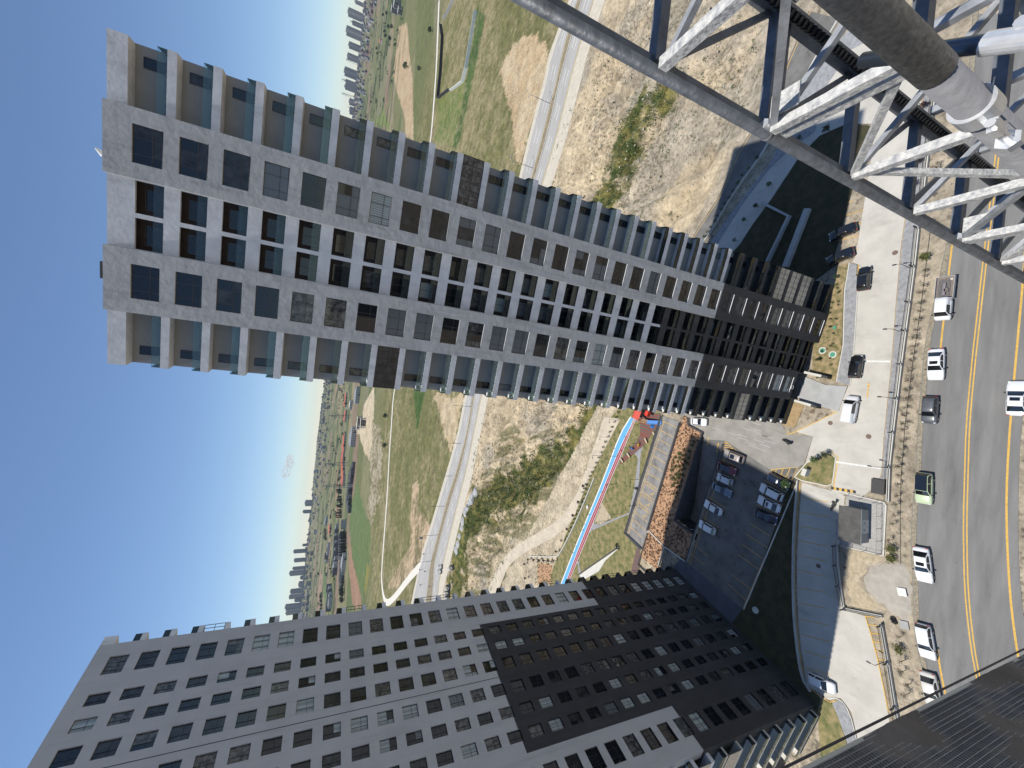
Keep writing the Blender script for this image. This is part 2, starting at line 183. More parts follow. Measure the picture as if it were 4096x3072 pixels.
# ---------------------------------------------------------------- surveyed plan (metres, camera foot at the origin, y straight ahead)
D={'road_far':[(61.27,27.62),(49.04,27.27),(31.19,27.46),(18.49,28.5),(12.42,28.99),(6.3,28.85),(1.2,28.85),(-7.03,28.39),(-11.41,28.44),(-16.18,28.21),(-20.63,27.77),(-24.93,27.2),(-28.35,26.92),(-30.81,26.43),(-33.14,25.81),(-36.19,24.92),(-39.28,23.99)],'road_near':[(53.78,18.2),(43.74,18.58),(24.06,18.66),(15.46,18.94),(8.52,19.02),(-0.15,18.92),(-2.3,18.88),(-9.95,18.47),(-16.57,17.91),(-21.34,17.31),(-25.85,16.48),(-30.15,15.58),(-32.71,14.91)],'road_mid':[(57.98,23.48),(41.16,23.59),(25.36,23.71),(16.9,23.73),(9.37,23.75),(0.91,23.65),(-5.74,23.28),(-11.53,22.98),(-18.68,22.39),(-23.01,21.88),(-27.97,21.08),(-30.94,20.44),(-34.09,19.67)],'road_nearline':[(48.7,20.83),(21.78,20.14),(10.27,20.02),(2.32,19.93),(-4.69,19.73),(-10.28,19.4),(-16.97,18.76),(-21.81,18.15),(-26.29,17.4),(-29.37,16.77)],'road_farline':[(56.98,26.97),(25.46,27.17),(11.95,27.19)],'road_farline2':[(-30.39,24.27),(-33.52,23.62),(-35.74,23.05)],'fence':[(54.1,30.75),(49.06,30.73),(27.21,30.86),(24.09,31.0),(18.84,31.13),(14.63,31.27),(9.35,31.48),(4.06,31.37),(-1.24,31.42),(-6.53,31.39),(-12.04,31.09)],'fence2':[(-21.11,37.25),(-23.31,37.05),(-27.41,36.08),(-30.77,35.2)],'fence3':[(-30.77,35.2),(-29.08,29.74)],'fence4':[(-30.56,30.31),(-32.85,29.57),(-35.49,29.03),(-37.87,28.56),(-40.95,27.84)],'drive_r':[(55.0,32.13),(49.42,32.48),(27.77,33.0),(19.08,32.86),(10.42,32.64),(3.96,32.61),(-2.5,32.57),(-7.63,32.39),(-8.39,32.49),(-10.83,33.5)],'drive_l':[(26.57,38.26),(22.14,38.25),(12.81,37.9),(5.86,37.86)],'drive_low_l':[(-12.23,43.57),(-16.2,43.52),(-23.56,43.24),(-28.36,42.87),(-34.15,42.18),(-39.65,41.17),(-44.57,39.9),(-43.87,39.6),(-46.89,38.5),(-44.55,34.25),(-45.76,32.98),(-47.84,32.23)],'drive_low_r':[(-12.49,36.87),(-14.99,36.84),(-20.73,36.9),(-21.55,37.21),(-30.87,35.38),(-30.45,32.49),(-32.95,31.49),(-35.87,30.47),(-38.57,29.74),(-43.04,28.55)],'stall_low':[[(-14.89,43.3),(-14.44,39.09)],[(-17.53,43.15),(-16.91,38.86)],[(-20.03,43.09),(-19.35,38.69)],[(-22.73,43.14),(-21.89,38.7)],[(-25.3,42.95),(-24.45,38.56)],[(-27.9,42.8),(-26.98,38.32)],[(-30.98,42.45),(-29.52,37.98)],[(-33.52,42.01),(-32.07,37.63)],[(-36.12,41.64),(-34.72,37.22)],[(-38.59,41.1),(-37.22,36.74)],[(-41.12,40.47),(-39.9,36.49)],[(-43.72,39.88),(-42.36,36.26)]],'hatch_low':[(-30.45,32.49),(-32.95,31.49),(-35.87,30.47)],'entr_asph':[(-4.73,64.51),(-2.46,54.36),(-3.99,47.17),(-3.51,42.62),(-8.78,43.58),(-9.78,44.64),(-11.32,49.49),(-7.35,59.7),(-7.92,64.85),(-6.42,66.33),(-5.33,69.97),(-3.19,70.05)],'entr_conc':[(10.56,43.64),(1.34,38.93),(-2.98,45.79),(-3.87,42.69),(-9.23,43.98),(-6.31,40.7),(-6.06,39.47),(-7.31,38.74),(-12.96,38.82)],'island':[(-11.58,44.92),(-8.52,43.13),(-6.41,40.69),(-6.04,39.47),(-6.71,38.69),(-11.18,38.78),(-11.75,39.56),(-11.87,43.6)],'island_line':[(-2.6,53.46),(-4.23,47.13),(-3.94,46.18),(1.11,38.91)],'lot':[(-7.35,59.7),(-11.32,49.49),(-9.78,44.64),(-12.48,45.32),(-13.21,44.3),(-40.16,51.58),(-36.93,66.03)],'lot_l':[(-7.52,59.85),(-36.95,66.42)],'lot_r':[(-12.23,44.4),(-40.11,51.73)],'stall_l':[[(-11.49,60.21),(-12.31,55.79)],[(-13.7,60.68),(-14.6,56.3)],[(-15.74,61.22),(-16.71,56.83)],[(-18.09,61.8),(-19.12,57.34)],[(-20.64,62.36),(-21.61,58.08)],[(-25.35,63.2),(-26.27,59.16)],[(-27.84,63.8),(-28.6,59.65)],[(-32.11,65.12),(-33.37,60.78)],[(-34.66,65.55),(-35.61,61.38)]],'stall_r':[[(-13.69,50.17),(-14.73,46.07)],[(-16.31,50.57),(-17.29,46.42)],[(-18.71,51.28),(-19.36,46.83)],[(-20.78,51.75),(-21.63,47.36)],[(-22.92,52.37),(-23.9,48.15)],[(-25.31,52.97),(-26.25,48.55)],[(-27.64,53.44),(-28.66,49.09)],[(-30.01,54.06),(-30.98,49.79)],[(-34.56,55.06),(-35.53,50.81)],[(-36.89,55.56),(-38.08,51.52)]],'hatch_tri1':[(-11.32,49.49),(-9.65,44.66),(-12.23,45.35)],'hatch_tri2':[(-7.49,59.69),(-9.1,56.78),(-9.25,60.31)],'arrow1':[(-7.31,64.01),(-9.52,64.1)],'arrow2':[(-7.93,61.31),(-10.34,61.53)],'arrow3':[(6.66,35.24),(4.08,35.25)],'dash_w':[[(-3.46,54.4),(-4.51,52.13)],[(-4.18,54.17),(-4.67,52.26)],[(-2.7,54.04),(-2.88,52.31)],[(-5.19,57.38),(-6.21,54.83)],[(-6.0,56.98),(-6.67,54.18)],[(-5.48,59.27),(-5.91,57.3)],[(-4.01,56.28),(-4.31,54.45)],[(-5.92,53.11),(-6.44,51.37)],[(-6.81,51.88),(-6.99,49.95)],[(-7.22,54.12),(-7.78,52.62)],[(-4.83,51.54),(-5.36,49.86)],[(-4.89,63.42),(-5.49,61.26)],[(-4.78,52.95),(-5.1,50.69)],[(-6.82,55.06),(-7.15,52.97)],[(-5.86,51.16),(-6.19,49.24)],[(-7.56,52.93),(-7.99,50.93)]],'deck':[(-4.05,77.92),(-4.95,72.07),(-39.46,80.53),(-38.16,86.58)],'stall_deck':[[(-5.4,78.19),(-6.45,73.14)],[(-7.84,78.55),(-8.97,73.96)],[(-10.18,79.07),(-11.32,74.65)],[(-12.64,79.77),(-13.61,75.22)],[(-14.82,80.19),(-15.96,75.79)],[(-17.2,80.82),(-18.25,76.47)],[(-19.84,81.18),(-20.59,76.84)],[(-31.45,84.24),(-32.38,79.83)],[(-33.64,84.81),(-34.63,80.24)],[(-35.98,85.54),(-36.99,81.0)]],'hatch_deck':[[(-22.03,81.61),(-22.97,77.43),(-23.82,77.54),(-22.98,81.98)],[(-25.13,82.42),(-26.07,78.31),(-26.93,78.43),(-26.08,82.79)],[(-28.27,83.4),(-29.2,79.16),(-30.14,79.27),(-29.2,83.63)]],'disabled':[(-24.78,78.74),(-27.95,79.74),(-31.11,80.52)],'bed':[(-3.21,71.41),(-3.69,69.92),(-5.31,69.71),(-6.38,65.53),(-28.29,70.75),(-29.57,65.38),(-36.83,66.36),(-36.03,72.91),(-34.21,78.51)],'bed2':[(-34.57,78.7),(-35.9,72.84),(-42.61,74.36),(-41.89,80.35)],'bed_wall':[(-34.21,78.51),(-36.03,72.91),(-36.83,66.36)],'shrubs':[(-8.96,67.29),(-9.81,67.63),(-11.42,69.92),(-11.42,68.15),(-12.54,71.05),(-12.69,70.13),(-12.43,69.37),(-13.7,72.33),(-13.55,71.11),(-13.74,70.31),(-13.74,69.38),(-12.99,68.4),(-14.58,71.46),(-15.25,72.77),(-14.2,68.71),(-14.99,69.73),(-15.96,71.88),(-15.68,70.82),(-15.75,69.16),(-16.99,72.94),(-16.29,70.13),(-16.96,71.0),(-17.77,71.42),(-17.47,70.41),(-17.29,69.57),(-18.89,72.52),(-18.4,70.61),(-18.96,71.55),(-18.82,69.79),(-19.6,70.88),(-20.06,71.82),(-20.83,72.25),(-20.9,71.09),(-20.31,70.07),(-21.99,70.56),(-22.57,71.75),(-23.11,70.79)],'track_l':[(-5.74,90.18),(-11.38,93.94),(-24.74,98.73),(-32.01,101.63),(-41.55,105.66),(-52.63,110.23),(-67.79,116.06)],'track_m':[(-6.11,88.68),(-15.32,93.31),(-24.3,97.0),(-31.35,99.85),(-40.3,103.63),(-51.78,108.21),(-66.57,113.63)],'track_r':[(-6.12,88.03),(-18.31,92.82),(-23.88,95.32),(-30.82,98.1),(-40.14,101.7),(-50.27,105.9),(-65.73,111.98)],'play':[(-4.41,87.28),(-3.47,78.92),(-6.74,79.57),(-12.89,83.77),(-20.3,92.5),(-18.85,92.74),(-12.61,87.04),(-10.41,85.62),(-8.0,86.1)],'path1':[(-12.88,84.0),(-15.44,84.66),(-24.3,84.11),(-31.83,85.36),(-38.41,95.2),(-42.95,101.82),(-44.73,103.66),(-39.49,101.73),(-40.78,101.15),(-40.15,98.85),(-32.27,86.67),(-24.73,85.64),(-16.75,85.52),(-15.74,87.03)],'path2':[(-53.9,108.05),(-58.11,105.37),(-60.25,105.91),(-56.32,107.35),(-56.01,109.1)],'concpad':[(-48.93,94.07),(-53.34,96.57),(-59.8,103.86),(-59.04,105.89),(-43.14,88.93)],'wallpark':[(-42.96,88.96),(-58.67,105.58)],'redpath':[(-40.44,82.44),(-40.27,81.17),(-46.63,80.72),(-48.02,83.66)],'tanpatch':[(-33.18,98.71),(-36.34,93.83),(-40.45,99.31),(-39.92,101.09)],'lawn1':[(-12.88,84.0),(-4.03,78.62),(-38.16,86.58),(-39.73,80.74),(-48.08,79.99),(-63.31,107.81),(-51.71,110.02),(-20.54,93.79),(-15.92,87.0)],'parkwall':[(-26.71,103.42),(-38.06,108.15),(-46.33,111.94),(-57.7,118.1),(-59.63,120.51),(-67.24,138.63)],'hedge':[(-4.94,95.1),(-12.9,98.85),(-23.71,103.81),(-32.99,108.81),(-29.82,105.07),(-41.21,110.93),(-47.83,113.68),(-51.96,115.47)],'palms':[(-30.42,107.23),(-36.26,108.96),(-41.42,111.14),(-46.95,113.59),(-51.86,116.29),(-56.84,118.83),(-68.01,137.74),(-66.35,133.62),(-64.76,129.7),(-63.37,126.23),(-62.04,122.9),(-60.49,119.77),(-70.97,140.29),(-75.76,138.43)],'lamps':[(-13.1,98.81),(-7.41,95.31),(-19.3,101.44),(-23.5,103.85),(-28.21,111.26),(-12.66,85.87),(-18.0,94.2),(-22.19,83.9),(-26.11,93.49),(-33.74,89.86),(-37.54,95.03),(-29.7,84.61)],'benches':[(-9.2,80.23),(-11.35,82.93),(-16.59,89.02),(-18.68,91.51)],'playset':[(-4.51,85.03),(-4.2,80.83),(-6.42,80.97),(-6.34,86.98),(-7.44,84.59),(-12.99,85.23),(-14.42,87.66)],'dirtroad_l':[(-7.12,102.18),(-27.37,109.18),(-34.6,112.18),(-46.24,120.43),(-58.88,138.43),(-68.21,151.44),(-78.19,162.0),(-86.79,168.35),(-96.53,173.88),(-103.0,176.3)],'dirtroad_r':[(-6.9,94.52),(-26.48,105.67),(-36.82,110.29),(-44.13,112.86),(-53.95,123.42),(-63.41,137.39),(-71.42,148.21),(-80.7,157.69),(-86.89,160.61),(-97.25,165.44)],'gardenwall1':[(43.87,56.75),(38.96,50.75),(30.7,54.18)],'gardenwall2':[(39.28,47.43),(28.76,50.47)],'conc2_in':[(52.21,36.95),(52.13,40.14),(53.0,46.85),(50.98,50.27),(44.17,55.16),(39.91,58.81),(36.42,61.25),(34.04,63.96)],'conc2_out':[(66.64,37.27),(67.02,43.29),(62.53,46.81),(54.61,47.95),(53.48,52.06),(51.01,56.46),(45.69,61.66),(38.06,67.26),(35.49,69.93)],'pave2_out':[(71.48,43.28),(69.02,47.2),(65.1,50.89),(59.73,53.99),(53.19,55.55),(48.9,59.81),(44.94,63.88),(38.92,69.22),(36.91,71.67)],'asph2_in':[(74.62,45.7),(69.58,49.12),(63.08,53.0),(54.62,58.61),(51.31,61.97),(47.09,65.5),(40.74,69.82),(38.17,72.62)],'asph2_out':[(80.97,51.7),(75.59,53.74),(68.67,56.58),(58.29,64.42),(49.74,68.31),(42.18,74.77),(39.16,77.79)],'yl2':[(72.0,47.71),(69.18,49.32),(62.56,54.01),(52.08,66.09),(48.12,69.22),(41.93,73.91)],'shrubline2':[(54.46,58.89),(52.82,60.56),(51.95,62.05),(50.6,62.87),(49.21,64.04),(48.07,64.76),(46.89,65.83),(45.82,66.4),(44.53,67.32),(43.6,67.94),(42.44,68.9),(41.54,69.73),(40.63,70.57)],'stall_r2':[[(45.53,40.77),(45.47,38.62)],[(38.23,42.58),(38.38,40.33)],[(35.97,42.8),(36.12,38.66)],[(33.91,42.93),(33.93,38.75)],[(31.62,43.14),(31.85,38.86)],[(29.54,43.27),(29.5,38.84)]],'garden_edge':[(44.46,42.73),(40.11,42.97),(32.28,43.32),(27.56,43.31)],'treesgarden':[(47.03,55.18),(43.36,57.68),(41.19,60.04),(37.19,61.82),(54.12,50.09),(53.08,45.05),(27.32,42.2)],'pave1':[(27.27,39.8),(26.66,38.66),(22.14,38.25),(12.81,37.9),(5.86,37.86),(6.47,39.82),(12.87,39.39),(22.44,40.06)],'pave1b':[(7.16,44.91),(5.8,41.43),(5.73,38.14),(1.33,39.03),(2.32,43.74),(3.15,45.93)],'paver_r':[(27.21,30.86),(24.09,31.0),(18.84,31.13),(14.63,31.27),(9.35,31.48),(4.06,31.37),(-1.24,31.42),(-6.53,31.39),(-8.18,31.66),(-10.83,33.5)],'lawnfront':[(27.29,39.9),(22.47,40.27),(12.88,39.59),(6.47,39.82),(7.56,43.8),(13.12,45.03),(17.98,43.02),(23.22,41.79),(27.06,41.52)],'lawn2':[(1.99,44.63),(-2.48,45.84),(-2.28,48.09),(2.31,46.81)],'kerb_lot_right':[(-12.82,44.8),(-21.52,44.39),(-31.16,43.53),(-39.16,42.36),(-45.65,40.79)],'hedgelow':[(-12.17,44.27),(-12.76,45.52),(-37.49,50.72),(-45.03,54.28),(-52.65,50.72),(-45.5,40.59),(-39.98,41.7),(-33.34,42.95),(-21.39,44.05)],'kiosk':[(-12.2,36.52),(-12.12,31.63),(-20.13,31.05),(-20.97,36.79)],'gravel':[(-12.21,36.57),(-12.14,31.63),(-12.51,31.37),(-20.24,31.04),(-20.93,36.69),(-18.15,37.05),(-14.76,36.61)],'sand':[(-22.95,32.79),(-21.1,31.07),(-19.79,27.69),(-28.54,26.91),(-28.1,29.66),(-26.88,32.45),(-25.15,33.31)],'sand2':[(-20.72,36.31),(-20.25,31.06),(-21.01,30.42),(-22.95,32.79),(-25.15,33.31),(-26.88,32.45),(-27.99,29.83),(-30.22,34.41),(-24.98,35.73)],'seed':[(23.58,29.57),(22.76,29.58),(21.29,29.46),(20.21,29.76),(18.65,29.71),(17.41,29.69),(16.08,29.81),(14.59,29.85),(13.4,29.98),(12.15,29.88),(11.01,30.02),(9.98,30.02),(8.42,30.13),(6.86,30.08),(5.51,30.13),(4.26,30.1),(2.8,30.22),(1.65,30.21),(0.42,30.1),(-0.51,30.06),(-2.27,30.04),(-3.53,30.1),(-4.79,30.15),(-6.15,30.2),(-6.14,30.2),(-7.47,30.09),(-8.77,29.91),(-10.53,29.92),(-11.79,29.97),(-13.56,29.99),(-14.85,30.12),(-17.42,30.31),(-30.71,28.02),(-34.0,27.52),(-35.37,27.33),(-36.71,26.58),(-38.2,26.65),(50.12,29.04),(47.0,28.95),(41.85,29.28),(39.65,29.4),(36.89,29.19)],'seed_green':[(25.7,29.81),(-18.73,29.96),(-20.13,29.84),(-32.57,27.94)],'purple':[(54.15,30.83),(52.15,30.97),(49.91,31.11),(41.23,31.04),(37.79,31.39)],'manholes':[(27.5,33.65),(-0.82,40.11),(-2.28,34.51),(0.88,43.15),(-13.03,34.38),(-25.74,39.59)],'green_man':[(11.97,42.51),(11.2,40.84),(16.01,40.97)],'ringman':[(-38.87,49.32),(-36.85,105.46)],'moto':[(-5.26,46.78),(-14.77,38.14),(-24.86,84.54),(-42.98,89.58)],'box':[(-10.16,42.74)],'palm_island':[(-7.51,41.34),(-6.36,39.86)],'bushlot':[(-12.98,45.38),(27.3,42.6),(24.95,41.32),(10.3,42.73)],'boxes_road':[(-24.45,28.38),(-29.09,27.84),(-29.27,27.68)],'bags':[(-29.27,29.0),(-28.96,29.18)],'speed':[(-11.92,38.92),(-11.62,35.41)],'drain1':[(10.02,36.14),(9.95,32.77)],'drain2':[(-7.35,38.61),(-7.0,32.45)],'panel_dark':[(-8.95,33.29),(-8.83,31.68),(-10.83,31.65),(-11.18,33.48)],'lamp_fence':[(24.49,31.47),(18.87,31.73),(14.56,31.87),(9.41,31.95),(52.09,30.22),(4.04,31.53),(-1.22,31.92),(-6.79,32.2),(-12.17,31.83),(-35.63,29.12)],'hw1_l':[(168.7,151.5),(164.3,156.3),(153.6,167.4),(141.5,170.4),(133.1,175.6),(123.5,179.7),(113.6,183.8),(105.8,186.7),(-1.8,232.5),(-11.3,236.5),(-35.8,243.3),(-57.4,253.7),(-81.2,266.7),(-107.2,280.9),(-136.7,298.6),(-172.0,311.1),(-193.6,317.6)],'hw1_r':[(165.1,147.3),(161.8,150.7),(145.7,158.5),(135.5,161.0),(127.0,165.1),(117.8,168.7),(108.3,172.5),(101.1,175.8),(-4.2,224.9),(-10.6,226.8),(-31.8,229.6),(-59.7,242.7),(-77.2,253.2),(-104.5,265.0),(-133.3,278.2),(-149.2,277.8),(-171.6,279.1)],'hw2_l':[(162.6,144.2),(158.0,145.9),(143.5,153.2),(132.4,157.8),(121.8,160.8),(112.71,164.27),(103.61,168.5),(97.72,171.92),(-2.2,220.3),(-9.4,222.7),(-31.2,225.6),(-57.6,234.0),(-80.2,246.8),(-103.7,257.5),(-128.3,267.2),(-147.0,263.2),(-163.2,264.6)],'hw2_r':[(155.3,135.6),(151.3,137.6),(136.12,146.2),(125.71,149.67),(117.23,152.76),(108.45,155.95),(99.92,160.43),(93.26,163.94),(-5.2,211.9),(-25.6,217.5),(-52.4,224.1),(-76.0,233.6),(-103.0,243.2),(-132.0,253.5),(-141.8,253.2),(-157.5,254.5)],'shoulder_l':[(174.4,158.3),(169.9,163.4),(157.8,169.4),(139.8,177.1),(127.4,187.1),(110.2,189.8),(-11.9,243.8),(-42.3,252.4),(-59.0,260.3),(-84.5,277.6),(-111.6,292.9),(-141.6,309.7)],'wroad':[(453.4,499.9),(410.4,486.8),(355.7,469.8),(320.1,462.7),(275.1,455.4),(255.8,457.3),(-25.7,525.8),(-61.0,515.8),(-97.4,508.3),(-147.7,489.4),(-181.3,482.6),(-213.9,476.0),(-237.3,469.9),(-245.6,443.0),(-238.8,418.5),(-212.0,382.3),(-175.9,341.1),(-148.3,306.2),(-137.7,290.5)],'wroad2':[(-137.7,290.5),(-154.0,303.4),(-168.4,304.3),(-183.9,304.8)],'darkwall':[(396.5,464.7),(366.3,444.7),(321.5,433.9),(293.1,433.3)],'darkwall2':[(293.1,433.3),(269.4,379.8)],'whitewall':[(265.3,375.2),(246.1,331.9),(252.6,325.2),(284.3,316.2),(291.4,314.2)],'whitewall2':[(389.5,448.5),(377.5,408.0)],'f_tan1':[(836.3,1043.9),(702.5,856.9),(583.1,769.0),(466.5,675.0),(376.4,618.4),(329.3,589.4),(385.2,687.4),(437.3,727.3),(593.6,909.5),(728.8,1062.7),(745.0,1066.7)],'f_tan2':[(194.5,210.3),(157.1,169.3),(139.0,175.7),(127.4,187.1),(110.9,191.4),(116.3,196.4),(135.7,206.6),(160.7,219.5),(193.2,240.0),(200.1,231.6)],'f_green1':[(290.1,313.8),(267.0,288.3),(231.5,303.6),(188.9,328.9),(201.8,355.2),(223.3,331.1),(251.3,324.8)],'f_green2':[(284.2,418.6),(243.6,325.1),(219.6,331.3),(199.9,344.9),(246.3,432.5),(291.0,436.2)],'f_lime':[(968.4,1711.7),(677.8,1079.4),(737.9,1232.0),(595.3,1033.3),(559.4,998.8),(697.0,1238.4)],'f_green3':[(-317.0,964.7),(-236.0,891.5),(-235.6,677.2),(-228.4,611.0),(-271.6,574.7),(-314.8,581.2),(-345.9,649.5),(-351.7,792.4),(-354.1,953.7)],'f_brown1':[(-365.3,930.2),(-363.5,819.4),(-343.2,653.4),(-345.4,606.1),(-401.4,705.3),(-405.3,846.1)],'f_dgreen':[(-16.6,405.2),(-13.3,349.8),(-52.9,367.7)],'f_tan3':[(-16.5,321.0),(-9.8,242.1),(-49.1,256.8),(-48.5,264.3),(-30.4,293.9)],'f_olive':[(-278.9,600.2),(-269.7,566.1),(-317.4,578.1),(-317.3,602.8)],'f_brown2':[(-971.1,2090.4),(-913.3,1857.3),(-993.7,1787.2),(-1097.4,1937.3),(-1069.4,2061.5)],'f_green4':[(-814.6,1765.6),(-777.6,1452.3),(-832.4,1456.1),(-924.6,1854.1)],'f_brown3':[(-383.8,1671.9),(-410.9,1387.1),(-504.4,1617.9),(-420.4,1725.9)],'f_brown4':[(-513.1,1583.4),(-432.8,1341.7),(-432.1,1243.9),(-518.4,1457.0)],'f_brown5':[(-185.1,2738.8),(-114.0,2461.6),(-99.6,2339.7),(-276.9,2626.6),(-359.0,2839.9)],'pad':[(-75.4,907.8),(-31.9,755.9),(-43.8,731.8),(-145.0,676.9),(-160.7,768.0),(-147.5,933.7),(-158.1,1069.8),(-112.4,918.7)],'erode':[(-86.2,713.6),(-84.2,610.9),(-111.9,561.6),(-143.8,542.6),(-175.1,547.6),(-222.6,595.4),(-230.8,656.3),(-171.8,648.7),(-149.4,696.8),(-118.8,680.4)],'erode2':[(-229.8,431.3),(-193.5,395.0),(-151.7,348.1),(-127.6,354.7),(-99.2,363.5),(-88.4,342.8),(-112.8,330.2),(-107.2,280.9),(-132.1,293.1),(-182.5,351.7)],'graypiles':[(-61.0,206.4),(-69.3,213.6),(-76.6,218.6),(-82.8,221.1),(-86.8,221.3),(-92.7,224.0),(-97.7,225.5),(-102.0,227.4)],'culvert':[(-122.8,249.7),(-126.0,250.2),(-113.8,229.1),(-127.3,232.1),(-130.6,232.5),(-133.3,232.4)],'signs':[(-122.6,297.7),(-130.8,288.8),(-145.1,294.5),(-139.5,280.0),(-153.3,288.0),(-142.8,265.1)],'poles':[(154.4,153.4),(128.8,164.4),(104.0,175.2),(-16.1,227.8),(-40.3,238.6),(-63.0,248.1),(-85.5,257.3),(-107.9,265.6),(-130.2,275.1)],'veg':[(90.28,92.61),(89.55,97.37),(84.1,104.55),(78.68,109.54),(68.96,115.55),(-5.06,108.57),(-16.42,111.87),(-70.5,203.2),(-84.4,218.7),(-123.0,225.7)],'h_red':[(-106.6,1558.2),(-119.7,1551.8),(-132.7,1545.4),(-156.8,1469.6),(-169.0,1463.6),(-177.1,1467.0),(-228.6,1389.7),(-238.1,1388.6),(-247.7,1387.4),(-257.2,1386.2),(-265.4,1365.8),(-276.3,1372.2),(-284.1,1352.1),(-291.7,1343.7),(-296.1,1321.2),(-303.5,1313.1),(-307.6,1291.6),(-311.6,1270.7),(-313.9,1244.2),(-320.5,1227.6),(-322.8,1211.9),(-619.4,1666.9),(-629.5,1668.8),(-639.5,1670.8)],'h_black':[(-221.2,965.2),(-231.9,974.1),(-236.7,965.8),(-246.4,976.8),(-251.2,968.5),(-261.0,979.6),(-268.9,982.9),(-273.5,974.5),(-280.2,973.9),(-287.0,973.3),(-294.9,976.6),(-299.3,968.2),(-304.6,958.0),(-311.3,957.4),(-313.0,942.0),(-381.9,1039.4),(-430.2,1097.5),(-432.9,1089.6),(-435.4,1062.4),(-438.9,1052.6),(-442.3,1042.9),(-449.0,1024.1),(-451.4,1017.2),(-442.6,969.6),(-445.0,963.4),(-459.2,968.2),(-462.2,960.0),(-459.8,940.8),(-464.5,936.6),(-472.3,932.2)],'h_gray':[(-483.8,1287.0),(-488.9,1267.2),(-498.8,1260.6),(-497.3,1234.5),(-507.0,1228.3),(-510.2,1215.3),(-519.7,1209.3),(-523.4,1194.2),(-532.6,1188.4),(-542.3,1180.2),(-545.1,1168.2),(-554.0,1162.6),(-678.5,1626.6),(-688.3,1628.4),(-698.8,1626.3),(-725.6,1651.3),(-744.4,1662.7),(-681.9,1324.1),(-676.5,1295.4),(-670.9,1270.7),(-666.2,1241.5),(-674.5,1240.6),(-669.5,1215.3),(-691.2,1236.0),(-1495.9,2858.6),(-1460.3,2753.2),(-1491.7,2776.6),(-1441.4,2647.4),(-1520.5,2752.4),(-1469.6,2632.5)],'h_white':[(-62.3,1081.2),(-67.6,1048.1),(-110.6,1250.6),(-180.8,1091.8),(-186.7,1081.4),(-166.4,1028.0),(-698.5,1982.7),(-701.5,1968.1),(-616.2,3589.1),(-626.4,3318.5),(-624.3,3137.3),(-1019.9,3300.2),(-951.4,3112.5),(-425.9,932.4)],'constr':[(-115.1,914.9),(-130.9,957.4),(-107.3,832.6),(969.6,1160.4),(925.3,1087.9),(839.7,1001.0)],'redhouse':[(1270.7,1690.5)],'conifers':[(-372.0,1326.7),(-418.6,1186.5)],'conifers2':[(-386.6,999.4),(-412.5,938.1)],'treerow':[(-463.5,914.6),(-476.5,880.6),(-740.8,1948.9),(-737.1,1843.6),(-569.4,1371.9),(-940.5,1790.1),(-918.1,1649.1)],'singletrees':[(539.3,748.2),(428.0,588.0),(1277.7,1771.8),(1354.9,1850.3),(1362.0,1676.8),(1241.1,1513.5),(1179.8,1516.2),(1118.9,1454.9),(1089.8,1376.3),(978.9,1230.5),(961.4,1252.7),(434.4,524.3),(1243.8,2176.6),(-94.9,530.4),(-508.2,2316.4),(-59.7,553.4)]}

# ---------------------------------------------------------------- terrain
def hash2(ix, iy, s):
    h = (ix*374761393+iy*668265263+s*1442695041) & 0xffffffff
    h = ((h ^ (h >> 13))*1274126177) & 0xffffffff
    return ((h ^ (h >> 16)) & 0xffff)/65535.
def vnoise(x, y, s=0):
    ix = np.floor(x).astype(np.int64); iy = np.floor(y).astype(np.int64); fx = x-ix; fy = y-iy
    fx = fx*fx*(3-2*fx); fy = fy*fy*(3-2*fy)
    a = hash2(ix, iy, s); b = hash2(ix+1, iy, s); c = hash2(ix, iy+1, s); d = hash2(ix+1, iy+1, s)
    return (a*(1-fx)+b*fx)*(1-fy)+(c*(1-fx)+d*fx)*fy
def fbm(x, y, s=0, o=4):
    v = 0; a = .5; t = 0
    for i in range(o): v = v+a*vnoise(x, y, s+i*17); t += a; a *= .55; x = x*2.03; y = y*2.03
    return v/t
def sst(a, b, x): t = np.clip((x-a)/(b-a), 0, 1); return t*t*(3-2*t)
def prof(r): return 76*sst(1500., 4800., r)
def inpoly(X, Y, poly):
    r = np.zeros(X.shape, bool); n = len(poly)
    for i in range(n):
        x1, y1 = poly[i-1]; x2, y2 = poly[i]
        if y1 == y2: continue
        c = ((y1 > Y) != (y2 > Y)) & (X < (x2-x1)*(Y-y1)/(y2-y1)+x1); r ^= c
    return r
def segdist(X, Y, line):
    d = np.full(X.shape, 1e9)
    for (x1, y1), (x2, y2) in zip(line, line[1:]):
        dx, dy = x2-x1, y2-y1; t = np.clip(((X-x1)*dx+(Y-y1)*dy)/(dx*dx+dy*dy+1e-9), 0, 1); d = np.minimum(d, np.hypot(X-x1-t*dx, Y-y1-t*dy))
    return d
az = np.concatenate([np.linspace(-180, -66, 36, endpoint=False), np.linspace(-66, 66, 590, endpoint=False), np.linspace(66, 180, 36, endpoint=False)])
rad = 9.*1.0092**np.arange(800); rad = np.append(rad[rad < 15000], [22000, 34000])
A_, R_ = np.meshgrid(np.radians(az), rad); TX = R_*np.sin(A_); TY = R_*np.cos(A_)
